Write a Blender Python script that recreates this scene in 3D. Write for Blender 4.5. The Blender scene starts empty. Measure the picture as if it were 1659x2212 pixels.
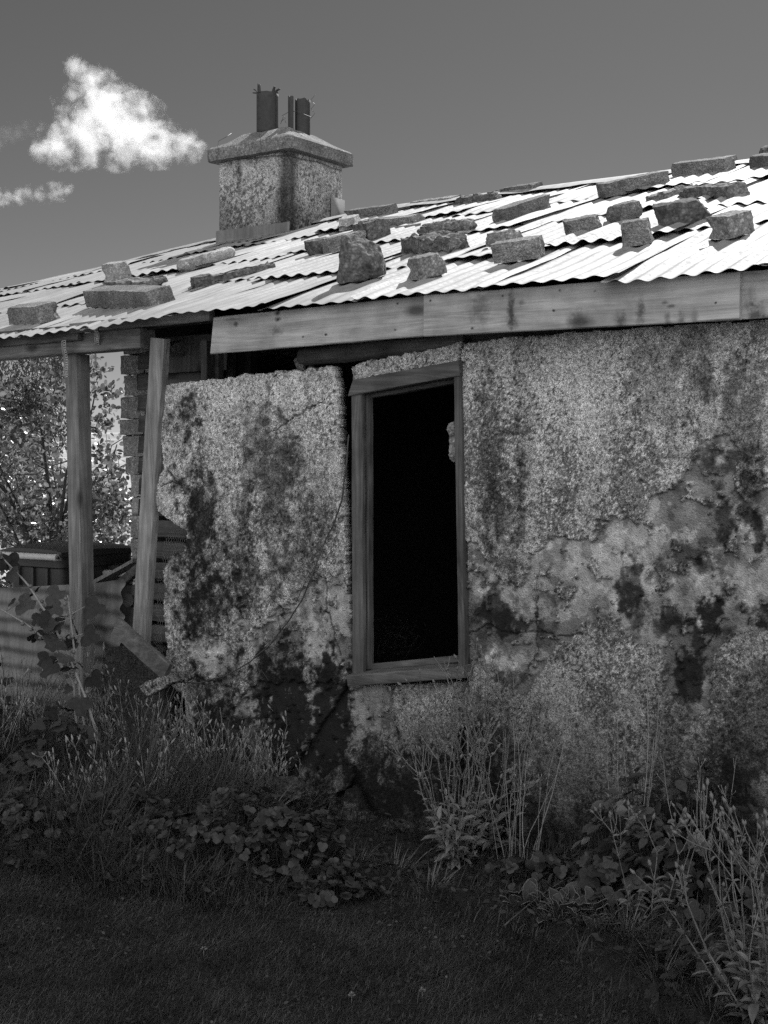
import bpy, math, random
import numpy as np
from mathutils import Matrix, Vector

SC = bpy.context.scene
COL = SC.collection
R = math.radians
rng = np.random.default_rng(7)

# ------------------------------------------------------------------ survey of the place
# camera 1.7 m above the lawn looking along +Y; sight lines measured on the photograph (1659 x 2212)
F, CX, HY, H = 2924.0, 829.5, 1005.0, 1.7
AX = np.array([.816, -.578, 0.]); AX /= np.linalg.norm(AX)        # along the front wall (to the right)
IN = np.array([-AX[1], AX[0], 0.])                                 # into the house
O = np.array([-.064, 6.33, 0.])                                    # foot of the front wall
ROTZ = math.atan2(AX[1], AX[0])
C0, S0 = float(O @ IN), float(O @ AX)

def ray(x, y): return np.array([(x-CX)/F, 1., (HY-y)/F])
def fac(x, y, d=0.):
    r = ray(x, y); P = r*((C0+d)/(r @ IN))
    return np.array([P @ AX - S0, d, P[2]+H])                       # house coordinates (s, d, z)
def W(h): h = np.asarray(h, float); return O + h[..., 0:1]*AX + h[..., 1:2]*IN + h[..., 2:3]*np.array([0, 0, 1.])
def W1(s, d, z): return W(np.array([s, d, z]))
def hs(P): P = np.asarray(P); return np.array([P @ AX - S0, P @ IN - C0, P[2]])
def gnd(x, y, z=0.):
    r = ray(x, y); return r*((z-H)/r[2]) + np.array([0, 0, H])
def proj(P):
    return CX + F*P[..., 0]/P[..., 1], HY - F*(P[..., 2]-H)/P[..., 1]
EAVE_D, EAVE_Z, RIDGE_D = -.22, 2.44, 3.40
def ridge_z(s): return np.interp(s, [-9, -6.9, -4.06, -2.3, 6], [3.14, 3.33, 3.575, 3.64, 3.64])
def roof_z(s, d):
    e = EAVE_Z-.018-np.interp(s, [-8, -3.2, -1.9, -1.2], [.05, .05, .03, 0.])
    return e + (ridge_z(s)-e)*(d-EAVE_D)/(RIDGE_D-EAVE_D)
def roofpt(x, y, dmax=3.36):
    r = ray(x, y); den = r @ IN
    lo, hi = (C0+EAVE_D-.1)/den, (C0+dmax)/den
    def f(l):
        P = r*l + np.array([0, 0, H]); h = hs(P); return P[2]-roof_z(h[0], h[1])
    if f(hi) > 0: 
        P = r*hi + np.array([0, 0, H]); h = hs(P); h[2] = roof_z(h[0], h[1]); return h
    for _ in range(50):
        m = (lo+hi)/2
        if f(m) > 0: lo = m
        else: hi = m
    return hs(r*lo + np.array([0, 0, H]))

# ------------------------------------------------------------------ noise
def _hash(ix, iy, iz, seed):
    h = (ix.astype(np.int64)*374761393 + iy.astype(np.int64)*668265263 + iz.astype(np.int64)*2147483647 + seed*974634777) & 0xFFFFFFFF
    h = ((h ^ (h >> 13))*1274126177) & 0xFFFFFFFF
    h = ((h ^ (h >> 16))*2246822519) & 0xFFFFFFFF
    return ((h ^ (h >> 15)) & 0xFFFFFF)/float(0xFFFFFF)
def vnoise(P, freq=1., seed=0):
    Q = np.asarray(P, float)*freq; I = np.floor(Q).astype(np.int64); f = Q-I; f = f*f*(3-2*f)
    r = 0
    for a in (0, 1):
        for b in (0, 1):
            for c in (0, 1):
                w = (f[..., 0] if a else 1-f[..., 0])*(f[..., 1] if b else 1-f[..., 1])*(f[..., 2] if c else 1-f[..., 2])
                r = r + w*_hash(I[..., 0]+a, I[..., 1]+b, I[..., 2]+c, seed)
    return r*2-1
def fbm(P, freq, seed=0, octv=4, gain=.55):
    r, a, t = 0, 1., 0.
    for k in range(octv):
        r = r + a*vnoise(P, freq*2.03**k, seed+17*k); t += a; a *= gain
    return r/t
def sstep(a, b, x):
    t = np.clip((x-a)/(b-a), 0, 1); return t*t*(3-2*t)

# ------------------------------------------------------------------ mesh builder
class MB:
    def __init__(s): s.V = []; s.F = []; s.n = 0; s.attr = {}
    def add(s, V, Fs):
        V = np.asarray(V, float).reshape(-1, 3); off = s.n
        s.V.append(V); s.n += len(V)
        if isinstance(Fs, np.ndarray): s.F.append(Fs+off)
        else:
            by = {}
            for f in Fs: by.setdefault(len(f), []).append(f)
            for k in by: s.F.append(np.array(by[k])+off)
    def box(s, c, X, Y, Z, top=1.):
        c, X, Y, Z = map(lambda a: np.asarray(a, float), (c, X, Y, Z))
        V = [c+X*sx*(top if sz > 0 else 1)+Y*sy*(top if sz > 0 else 1)+Z*sz for sz in (-1, 1) for sy in (-1, 1) for sx in (-1, 1)]
        s.add(V, [(0, 2, 3, 1), (4, 5, 7, 6), (0, 1, 5, 4), (2, 6, 7, 3), (0, 4, 6, 2), (1, 3, 7, 5)])
    def tube(s, pts, rad, n=6, cap=True):
        pts = np.asarray(pts, float); m = len(pts)
        rad = np.full(m, rad) if np.isscalar(rad) else np.asarray(rad, float)
        T = np.gradient(pts, axis=0); T /= np.linalg.norm(T, axis=1)[:, None]+1e-12
        up = np.array([0, 0, 1.]) if abs(T[0, 2]) < .9 else np.array([1., 0, 0])
        A = np.cross(T, up); A /= np.linalg.norm(A, axis=1)[:, None]+1e-12; B = np.cross(T, A)
        th = np.arange(n)*2*math.pi/n
        V = pts[:, None]+rad[:, None, None]*(A[:, None]*np.cos(th)[None, :, None]+B[:, None]*np.sin(th)[None, :, None])
        i = np.arange(m-1)[:, None]*n; j = np.arange(n)[None, :]; j2 = (j+1) % n
        Q = np.stack([i+j, i+j2, i+n+j2, i+n+j], -1).reshape(-1, 4)
        off = s.n; s.add(V.reshape(-1, 3), Q)
        if cap and n > 2: s.F.append(np.array([list(range(n))[::-1]])+off); s.F.append(np.array([list(range((m-1)*n, m*n))])+off)
    def board(s, p0, p1, wvec, tvec, seg=24, jit=.002, ch=.004, seed=0, ends=(0, 0)):
        """a sawn length of timber from p0 to p1 with worn, slightly wandering arrises"""
        p0, p1, wv, tv = map(lambda a: np.asarray(a, float), (p0, p1, wvec, tvec))
        w, t = np.linalg.norm(wv), np.linalg.norm(tv); wn, tn = wv/w, tv/t
        cs = [(-w+ch, -t), (w-ch, -t), (w, -t+ch), (w, t-ch), (w-ch, t), (-w+ch, t), (-w, t-ch), (-w, -t+ch)]
        n = len(cs); tt = np.linspace(0, 1, seg+1); ring = []
        for k, q in enumerate(cs):
            base = p0[None]+(p1-p0)[None]*tt[:, None]+wn*q[0]+tn*q[1]
            N = np.stack([vnoise(base, 9, seed+3*a+k) for a in range(3)], -1)*jit
            base = base+N
            e = (p1-p0)/np.linalg.norm(p1-p0)
            base[0] += e*ends[0]*q[0]/w; base[-1] += e*ends[1]*q[0]/w
            ring.append(base)
        V = np.stack(ring, 1)
        i = np.arange(seg)[:, None]*n; j = np.arange(n)[None, :]; j2 = (j+1) % n
        Q = np.stack([i+j, i+j2, i+n+j2, i+n+j], -1).reshape(-1, 4)
        off = s.n; s.add(V.reshape(-1, 3), Q)
        s.F.append(np.array([list(range(n))[::-1]])+off); s.F.append(np.array([list(range(seg*n, seg*n+n))])+off)
    def leaves(s, P, D, N, L, Wd, tmpl):
        """copies of a leaf template: P base, D direction, N normal, L length, Wd width"""
        P = np.asarray(P, float); k = len(P)
        D = D/(np.linalg.norm(D, axis=1)[:, None]+1e-9); S = np.cross(N, D); S /= np.linalg.norm(S, axis=1)[:, None]+1e-9
        N = np.cross(D, S); tv, tf = tmpl
        L = np.broadcast_to(L, (k,)); Wd = np.broadcast_to(Wd, (k,))
        V = P[:, None]+D[:, None]*(tv[None, :, 0]*L[:, None])[..., None]+S[:, None]*(tv[None, :, 1]*Wd[:, None])[..., None]+N[:, None]*(tv[None, :, 2]*L[:, None])[..., None]
        m = len(tv)
        by = {}
        for f in tf: by.setdefault(len(f), []).append(f)
        off = s.n; s.V.append(V.reshape(-1, 3)); s.n += k*m
        for q in by:
            A = np.array(by[q]); s.F.append((A[None]+(np.arange(k)*m)[:, None, None]).reshape(-1, q)+off)
    def blades(s, base, yaw, L, Wd, lean, curve, seg=4):
        base = np.asarray(base, float); k = len(base)
        L = np.broadcast_to(L, (k,)); Wd = np.broadcast_to(Wd, (k,)); lean = np.broadcast_to(lean, (k,)); curve = np.broadcast_to(curve, (k,))
        h = np.stack([np.cos(yaw), np.sin(yaw), 0*yaw], -1); sd = np.stack([-np.sin(yaw+.6), np.cos(yaw+.6), 0*yaw], -1)
        V = []
        for i in range(seg+1):
            t = i/seg
            out = (lean*t+curve*t*t)*L; up = L*t*(1-.55*np.minimum(curve, 1.3)*t)
            c = base+h*out[:, None]+np.array([0, 0, 1.])*up[:, None]
            w = Wd*.5*(1-t**2.2)*(0.55+.45*min(1, t*3))
            if i == seg: V.append(c[:, None])
            else: V.append(np.stack([c-sd*w[:, None], c+sd*w[:, None]], 1))
        V = np.concatenate(V, 1); m = 2*seg+1
        A = np.array([(2*i, 2*i+1, 2*i+3, 2*i+2) for i in range(seg-1)]).reshape(-1, 4)
        T = np.array([(2*seg-2, 2*seg-1, 2*seg)])
        off = s.n; s.V.append(V.reshape(-1, 3)); s.n += k*m; st = (np.arange(k)*m)[:, None, None]
        if len(A): s.F.append((A[None]+st).reshape(-1, 4)+off)
        s.F.append((T[None]+st).reshape(-1, 3)+off)
    def build(s, name, m, parent=None, smooth=True, base=None):
        V = np.concatenate(s.V); 
        if base is not None: V = V-np.asarray(base)
        me = bpy.data.meshes.new(name); me.vertices.add(len(V)); me.vertices.foreach_set('co', V.astype(np.float32).ravel())
        idx = np.concatenate([f.ravel() for f in s.F]); tot = np.concatenate([np.full(len(f), f.shape[1]) for f in s.F])
        st = np.concatenate([[0], np.cumsum(tot)[:-1]])
        me.loops.add(len(idx)); me.loops.foreach_set('vertex_index', idx.astype(np.int32))
        me.polygons.add(len(tot)); me.polygons.foreach_set('loop_start', st.astype(np.int32))
        me.polygons.foreach_set('use_smooth', np.full(len(tot), bool(smooth)))
        for k, a in s.attr.items():
            at = me.attributes.new(k, 'FLOAT', 'POINT'); at.data.foreach_set('value', np.asarray(a, np.float32))
        me.update(calc_edges=True); me.validate()
        if m is not None: me.materials.append(m)
        o = bpy.data.objects.new(name, me); COL.objects.link(o)
        if parent is not None: o.parent = parent
        elif base is not None: o.location = base
        return o

def tag(o, label, cat, group=None):
    o['label'] = label; o['category'] = cat
    if group: o['group'] = group
    return o
def kind(o, k): o['kind'] = k; return o
def thing(name, label, cat, loc=(0, 0, 0), rotz=0., group=None):
    o = bpy.data.objects.new(name, None); COL.objects.link(o); o.location = loc; o.rotation_euler = (0, 0, rotz); o.empty_display_size = .2
    return tag(o, label, cat, group)
def auto(o, ang=35):
    me = o.data; bpy.context.view_layer.objects.active = o
    me.set_sharp_from_angle(angle=R(ang)); return o

# ------------------------------------------------------------------ materials (the photograph is black and white)
class NT:
    def __init__(s, name):
        s.m = bpy.data.materials.new(name); s.m.use_nodes = True; s.t = s.m.node_tree; s.t.nodes.clear()
        s.out = s.n('ShaderNodeOutputMaterial')
    def n(s, typ, **k):
        nd = s.t.nodes.new(typ)
        for a, v in k.items(): setattr(nd, a, v)
        return nd
    def l(s, a, b): s.t.links.new(a, b)
    def val(s, x, sock):
        if hasattr(x, 'is_output'): s.l(x, sock)
        else: sock.default_value = x
    def math(s, op, a, b=0., clamp=False):
        nd = s.n('ShaderNodeMath', operation=op, use_clamp=clamp); s.val(a, nd.inputs[0]); s.val(b, nd.inputs[1]); return nd.outputs[0]
    def coord(s, scale=(1, 1, 1), kind='Object', rot=(0, 0, 0)):
        tc = s.n('ShaderNodeTexCoord'); mp = s.n('ShaderNodeMapping'); mp.inputs['Scale'].default_value = scale; mp.inputs['Rotation'].default_value = rot
        s.l(tc.outputs[kind], mp.inputs[0]); return mp.outputs[0]
    def noise(s, vec, scale, detail=4, rough=.6, dist=0.):
        nd = s.n('ShaderNodeTexNoise'); s.l(vec, nd.inputs['Vector']); nd.inputs['Scale'].default_value = scale
        nd.inputs['Detail'].default_value = detail; nd.inputs['Roughness'].default_value = rough; nd.inputs['Distortion'].default_value = dist
        return nd.outputs[0]
    def vor(s, vec, scale, feature='F1', out='Distance'):
        nd = s.n('ShaderNodeTexVoronoi', feature=feature); s.l(vec, nd.inputs['Vector']); nd.inputs['Scale'].default_value = scale; return nd.outputs[out]
    def rng(s, x, a, b, c, d):
        nd = s.n('ShaderNodeMapRange'); s.val(x, nd.inputs[0])
        for i, v in enumerate((a, b, c, d)): nd.inputs[i+1].default_value = v
        return nd.outputs[0]
    def attr(s, name):
        nd = s.n('ShaderNodeAttribute', attribute_name=name); return nd.outputs['Fac']
    def island(s): return s.n('ShaderNodeNewGeometry').outputs['Random Per Island']
    def objrand(s): return s.n('ShaderNodeObjectInfo').outputs['Random']
    def bsdf(s, colval, rough=.85, metal=0., bump=None, bstr=.5, bdist=.01, spec=.35):
        b = s.n('ShaderNodeBsdfPrincipled')
        cc = s.n('ShaderNodeCombineColor')
        for i in range(3): s.val(colval, cc.inputs[i])
        s.l(cc.outputs[0], b.inputs['Base Color']); s.val(rough, b.inputs['Roughness']); s.val(metal, b.inputs['Metallic'])
        b.inputs['Specular IOR Level'].default_value = spec
        if bump is not None:
            bp = s.n('ShaderNodeBump'); bp.inputs['Strength'].default_value = bstr; bp.inputs['Distance'].default_value = bdist
            s.l(bump, bp.inputs['Height']); s.l(bp.outputs[0], b.inputs['Normal'])
        s.l(b.outputs[0], s.out.inputs[0]); return b

def m_wood(name, v, axis=0, contrast=.5, stain=.5, rough=.85):
    """weathered timber, grain along local axis (0 X, 2 Z)"""
    t = NT(name); sc = [17, 17, 17]; sc[axis] = .8
    c = t.coord(sc); g = t.noise(c, 1.6, 5, .65, .6); g2 = t.noise(c, 9, 3, .7)
    sc2 = [6, 6, 6]; sc2[axis] = .55
    c2 = t.coord(sc2); wv = t.math('SINE', t.math('MULTIPLY', t.noise(c2, 1.1, 2, .45, .5), 85.))
    big = t.noise(t.coord((1, 1, 1)), 3.5, 4, .6); 
    sk = [5, 5, 5]; sk[axis] = 2.2
    kn = t.vor(t.coord(sk), 1.0); knot = t.rng(kn, .06, .17, .3, 1)
    x = t.rng(g, .3, .75, 1-contrast, 1+contrast*.5); x = t.math('MULTIPLY', x, t.rng(wv, -1, 1, 1-.35*contrast, 1.08))
    x = t.math('MULTIPLY', x, t.rng(g2, .3, .6, 1-.4*contrast, 1.05)); x = t.math('MULTIPLY', x, t.rng(big, .3, .62, 1-stain, 1.1))
    x = t.math('MULTIPLY', x, knot)
    col = t.math('MULTIPLY', x, v)
    t.bsdf(col, rough, bump=t.math('ADD', g, t.math('MULTIPLY', g2, .6)), bstr=.55, bdist=.006)
    return t.m
def add_marks(m, spots):
    """water stains, knots and splits with a place of their own on the boards (object coordinates)"""
    t = NT.__new__(NT); t.m = m; t.t = m.node_tree; cc = [n for n in t.t.nodes if n.type == 'COMBINE_COLOR'][0]; src = cc.inputs[0].links[0].from_socket
    tc = t.n('ShaderNodeTexCoord').outputs['Object']; nz = t.noise(tc, 34, 5, .75); cur = src
    for s, z, rs, rz, k in spots:
        mp = t.n('ShaderNodeMapping'); t.l(tc, mp.inputs[0]); mp.inputs['Location'].default_value = (-s/rs, 0, -z/rz); mp.inputs['Scale'].default_value = (1/rs, 0, 1/rz)
        ln = t.n('ShaderNodeVectorMath', operation='LENGTH'); t.l(mp.outputs[0], ln.inputs[0]); d = t.math('ADD', ln.outputs['Value'], t.math('MULTIPLY', t.math('SUBTRACT', nz, .5), 3.0))
        cur = t.math('MULTIPLY', cur, t.rng(d, .2, 1.25, 1-k, 1.))
    for i in range(3): t.l(cur, cc.inputs[i])
def m_stone(name, v, scale=1., contrast=.6, bump=.6):
    t = NT(name); c = t.coord(); r = t.objrand()
    a = t.noise(c, 60*scale, 5, .7); b = t.vor(c, 95*scale); d = t.noise(c, 7, 3, .6)
    x = t.rng(a, .3, .7, 1-contrast, 1+contrast*.7); x = t.math('MULTIPLY', x, t.rng(b, .05, .6, 1.25, .75))
    x = t.math('MULTIPLY', x, t.rng(d, .35, .65, .7, 1.2)); x = t.math('MULTIPLY', x, t.rng(r, 0, 1, .75, 1.25))
    li = t.rng(t.noise(c, 22, 4, .7), .6, .68, 1., 1.9); x = t.math('MULTIPLY', x, li)
    t.bsdf(t.math('MULTIPLY', x, v), .92, bump=t.math('ADD', a, t.math('MULTIPLY', b, .7)), bstr=bump, bdist=.008, spec=.2)
    return t.m
def m_plaster(name):
    t = NT(name); c = t.coord(); al = t.attr('alb'); ro = t.attr('grit')
    n1 = t.noise(c, 62, 6, .8); n2 = t.noise(c, 190, 4, .75); v = t.vor(c, 150); n3 = t.noise(c, 28, 4, .65)
    sp = t.rng(n1, .38, .58, .34, 1.3); sp = t.math('MULTIPLY', sp, t.rng(n2, .36, .56, .42, 1.32)); sp = t.math('MULTIPLY', sp, t.rng(v, .05, .65, 1.2, .72))
    sm = t.rng(n3, .35, .65, .8, 1.15)
    pit = t.rng(t.noise(c, 55, 2, .5), .27, .34, .35, 1.)
    mx = t.n('ShaderNodeMix', data_type='FLOAT'); t.val(ro, mx.inputs[0]); t.val(sm, mx.inputs[2]); t.val(sp, mx.inputs[3])
    x = t.math('MULTIPLY', t.math('MULTIPLY', mx.outputs[0], pit), al); n4 = t.noise(c, 13, 5, .7); x = t.math('MULTIPLY', x, t.rng(n4, .33, .66, .74, 1.24))
    hgt = t.math('ADD', t.math('MULTIPLY', t.math('ADD', n1, t.math('MULTIPLY', n2, .5)), t.math('ADD', ro, .12)), t.math('MULTIPLY', v, -.3))
    t.bsdf(x, .95, bump=hgt, bstr=.9, bdist=.016, spec=.15)
    return t.m
def m_iron(name, v, metal=.35, rough=.42):
    t = NT(name); c = t.coord(); r = t.objrand()
    a = t.noise(t.coord((6, 1, 1)), 3, 4, .65); b = t.noise(c, 40, 3, .7); ru = t.noise(c, 2.3, 5, .7)
    x = t.math('MULTIPLY', t.rng(a, .3, .7, .82, 1.1), t.rng(b, .3, .7, .88, 1.08)); x = t.math('MULTIPLY', x, t.rng(r, 0, 1, .85, 1.1))
    x = t.math('MULTIPLY', x, t.rng(ru, .60, .76, 1., .5)); st = t.noise(t.coord((9, .5, .5)), 2.2, 5, .7); x = t.math('MULTIPLY', x, t.rng(st, .35, .62, .72, 1.08))
    t.bsdf(t.math('MULTIPLY', x, v), t.rng(b, .3, .7, rough-.06, rough+.15), metal, bump=b, bstr=.15, bdist=.003, spec=.3)
    return t.m
def m_plain(name, v, rough=.6, metal=0., scale=30, var=.25, bump=.2, spec=.4):
    t = NT(name); c = t.coord(); a = t.noise(c, scale, 4, .65)
    t.bsdf(t.math('MULTIPLY', t.rng(a, .3, .7, 1-var, 1+var), v), rough, metal, bump=a, bstr=bump, bdist=.004, spec=spec)
    return t.m
def m_leaf(name, v, rough=.55, trans=.3, var=.5, spec=.4):
    t = NT(name); i = t.island(); c = t.coord(); a = t.noise(c, 60, 3, .6)
    x = t.math('MULTIPLY', t.rng(i, 0, 1, 1-var, 1+var), t.rng(a, .3, .7, .8, 1.2)); col = t.math('MULTIPLY', x, v)
    b = t.bsdf(col, rough, spec=spec)
    if name == 'lawn_grass':
        big = t.noise(c, 3.2, 5, .65); col = t.math('MULTIPLY', col, t.rng(big, .36, .64, .55, 1.5)); cc_ = [n for n in t.t.nodes if n.type == 'COMBINE_COLOR'][0]
        for k in range(3): t.l(col, cc_.inputs[k])
    if trans > 0:
        tr = t.n('ShaderNodeBsdfTranslucent'); cc = t.n('ShaderNodeCombineColor')
        for k in range(3): t.val(t.math('MULTIPLY', col, 1.6), cc.inputs[k])
        t.l(cc.outputs[0], tr.inputs[0]); mx = t.n('ShaderNodeMixShader'); mx.inputs[0].default_value = trans
        t.l(b.outputs[0], mx.inputs[1]); t.l(tr.outputs[0], mx.inputs[2]); t.l(mx.outputs[0], t.out.inputs[0])
    return t.m
def m_ground(name, v, lo, hi, scale):
    t = NT(name); c = t.coord(); a = t.noise(c, scale, 6, .7); b = t.noise(c, scale*14, 4, .7)
    x = t.math('MULTIPLY', t.rng(a, .3, .7, lo, hi), t.rng(b, .3, .7, .6, 1.4))
    t.bsdf(t.math('MULTIPLY', x, v), .95, bump=b, bstr=.6, bdist=.02, spec=.1); return t.m

M = dict(
    plaster=m_plaster('pebbledash_plaster'),
    fascia=m_wood('weathered_pine', .30, 0, .34, .38), beam=m_wood('grey_timber', .17, 0, .5, .4), post=m_wood('post_timber', .15, 2, .5, .35),
    prop=m_wood('pale_prop_timber', .20, 2, .5, .3), frame=m_wood('old_window_timber', .08, 2, .6, .5), sill=m_wood('old_sill_timber', .088, 0, .6, .4),
    boards=m_wood('dark_lining_boards', .075, 0, .6, .5), pole=m_wood('bark_pole', .11, 0, .7, .6),
    iron=m_iron('galvanised_iron', .205, .1, .66), iron2=m_iron('old_iron_sheet', .125, .1, .7), lead=m_iron('lead_flashing', .12, 0., .85), rust=m_plain('rusty_iron', .028, .8, .2),
    block=m_stone('aggregate_block', .165, 1.3, .7, .8), pale=m_stone('pale_block', .25, 1.0, .4, .5), chunk=m_stone('fallen_render', .062, .9, .8, .9), dimwood=m_wood('dim_plank', .09, 0, .5, .4), rock=m_stone('dark_rock', .105, .6, .7, .9), mortar=m_stone('rubble_mortar', .165, .8, .6, .9),
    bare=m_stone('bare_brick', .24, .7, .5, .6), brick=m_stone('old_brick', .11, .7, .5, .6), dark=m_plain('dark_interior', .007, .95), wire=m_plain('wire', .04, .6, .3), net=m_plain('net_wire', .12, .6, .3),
    strap=m_plain('metal_strap', .3, .5, .4), binp=m_plain('bin_plastic', .022, .45, 0, 200, .1, .05), binbar=m_plain('bin_handle_plastic', .34, .5, 0, 60, .15, .05),
    bark=m_plain('bark', .05, .9, 0, 40, .5, .8), treeleaf=m_leaf('tree_leaf', .095, .25, .45, .6, .6), conifer=m_leaf('conifer', .035, .7, .15, .4),
    soil=m_ground('soil', .018, .6, 1.4, 6), lawn=m_ground('lawn_soil', .02, .7, 1.2, 3), field=m_ground('field', .26, .8, 1.2, .6), hill=m_ground('hill', .22, .7, 1.3, .02),
    grass=m_leaf('lawn_grass', .031, .6, .2, .55, .25), rough=m_leaf('rough_grass', .042, .7, .2, .6, .15), tuft=m_leaf('long_grass', .065, .5, .2, .5), geran=m_leaf('bed_leaf', .03, .7, .15, .55, .15), cover=m_leaf('ground_cover', .02, .6, .1, .6, .2),
    campion=m_leaf('felted_grey_leaf', .10, .85, .1, .3, .1), stem=m_leaf('dry_stem', .15, .8, 0, .3, .1), head=m_leaf('seed_head', .105, .8, .1, .5, .1), lamb=m_leaf('lambs_ear', .04, .9, .05, .35, .05),
    lambrim=m_leaf('lambs_ear_rim', .1, .9, 0, .2, .05), straw=m_leaf('straw', .055, .7, 0, .2, .1), flower=m_leaf('pale_flower', .12, .7, .1, .2, .1), shrub=m_leaf('shrub_leaf', .045, .42, .15, .5, .45),
)

# ------------------------------------------------------------------ leaf templates
def t_oval(fold=.12, wide=.5, n=4):
    v = [(0, 0, 0)]; f = []
    xs = [.22, .5, .78]; ws = [.40, .5, .36]
    mid = [(x, 0, -fold*.3*math.sin(x*3.1)) for x in xs]
    v += mid; v += [(x, w, fold*w) for x, w in zip(xs, ws)]; v += [(x, -w, fold*w) for x, w in zip(xs, ws)]; v.append((1, 0, -fold*.6))
    f = [(0, 1, 4), (1, 2, 5, 4), (2, 3, 6, 5), (3, 10, 6), (0, 7, 1), (1, 7, 8, 2), (2, 8, 9, 3), (3, 9, 10)]
    return np.array(v, float), f
OVAL = t_oval(); FLAT = t_oval(.05)
def t_lance():
    v, f = t_oval(.15); v = v.copy(); v[:, 2] += .25*v[:, 0]**2*-1; return v, f
LANCE = t_lance()
def t_trefoil():
    V, Fs = [], []
    for a, r in ((0, 1.), (2.0, .92), (-2.0, .92)):
        v, f = t_oval(.1); v = v.copy(); v[:, 1] *= 1.15; off = len(V)
        c, s = math.cos(a), math.sin(a)
        for p in v: V.append(((p[0]*c-p[1]*s)*.5*r, (p[0]*s+p[1]*c)*.5*r, p[2]*.6+.08*p[0]))
        Fs += [tuple(i+off for i in q) for q in f]
    return np.array(V), Fs
TREF = t_trefoil()
def t_lobed():
    n = 15; v = [(.15, 0, 0)]; 
    for i in range(n):
        a = -2.7+5.4*i/(n-1); r = .55+.13*math.cos(a*3.6)-.05*math.cos(a*9)
        v.append((.35+r*math.cos(a), r*math.sin(a), .06*math.cos(5*a)))
    return np.array(v), [(0, i, i+1) for i in range(1, n)]
LOBED = t_lobed()
def rdir(k, zmin=-1, zmax=1, g=rng):
    z = g.uniform(zmin, zmax, k); a = g.uniform(0, 2*math.pi, k); r = np.sqrt(np.maximum(0, 1-z*z)); return np.stack([r*np.cos(a), r*np.sin(a), z], -1)

# ------------------------------------------------------------------ the cottage
cottage = thing('cottage', 'derelict pebbledashed cottage under a corrugated iron roof weighted with stones', 'cottage', tuple(O), ROTZ)

def inpoly(x, y, poly):
    poly = np.asarray(poly, float); c = np.zeros(np.shape(x), bool); j = len(poly)-1
    for i in range(len(poly)):
        xi, yi = poly[i]; xj, yj = poly[j]
        if yi != yj:
            c ^= ((yi > y) != (yj > y)) & (x < (xj-xi)*(y-yi)/(yj-yi)+xi)
        j = i
    return c
def dline(x, y, pts):
    best = np.full(np.shape(x), 1e9)
    for (x0, y0), (x1, y1) in zip(pts[:-1], pts[1:]):
        dx, dy = x1-x0, y1-y0; t = np.clip(((x-x0)*dx+(y-y0)*dy)/(dx*dx+dy*dy+1e-9), 0, 1)
        best = np.minimum(best, np.hypot(x-x0-t*dx, y-y0-t*dy))
    return best
def c5(pts): return [(990.7+.4342*a, 710+.4342*b) for a, b in pts]
SMOOTH = [c5([(12, 1050), (80, 1080), (110, 1140), (200, 1270), (330, 1280), (345, 1150), (370, 1080), (470, 1030), (560, 1050), (660, 1060), (690, 980), (760, 950), (900, 960), (940, 880), (1030, 820), (1110, 760), (1140, 680), (1200, 570), (1330, 530), (1400, 600), (1390, 730), (1360, 800), (1400, 860), (1480, 830), (1539, 800), (1800, 900), (1800, 1500), (1539, 1480), (1420, 1530), (1330, 1530), (1260, 1640), (1245, 1880), (1180, 1940), (1100, 1840), (1010, 1780), (1040, 1680), (990, 1570), (880, 1550), (800, 1450), (750, 1400), (700, 1440), (620, 1480), (600, 1530), (490, 1560), (440, 1680), (400, 1750), (320, 1830), (290, 1800), (200, 1720), (130, 1680), (40, 1720), (12, 1700)]),
          [(590, 1320), (640, 1290), (690, 1240), (720, 1250), (745, 1235), (756, 1300), (760, 1480), (700, 1450), (610, 1400), (560, 1420), (540, 1380)],
          [(400, 1380), (440, 1365), (480, 1375), (505, 1420), (500, 1470), (460, 1470), (440, 1430), (405, 1420)], [(510, 1285), (530, 1278), (545, 1300), (525, 1315)], [(500, 1345), (530, 1335), (545, 1360), (515, 1370)],
          [(755, 1480), (850, 1480), (848, 1540), (860, 1560), (780, 1600), (700, 1640), (640, 1700), (500, 1700), (470, 1560), (560, 1470)]]
ISLANDS = [c5(p) for p in ([(480, 1290), (570, 1280), (580, 1350), (500, 1360)], [(1030, 1160), (1130, 1150), (1120, 1220), (1050, 1210)], [(1310, 1060), (1390, 1020), (1400, 1110), (1320, 1130)], [(1100, 1450), (1140, 1420), (1150, 1500), (1110, 1510)], [(620, 1170), (680, 1180), (660, 1230)], [(380, 1240), (430, 1300), (420, 1340), (370, 1290)], [(985, 1190), (1020, 1180), (1030, 1290), (1000, 1330)])]
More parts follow.
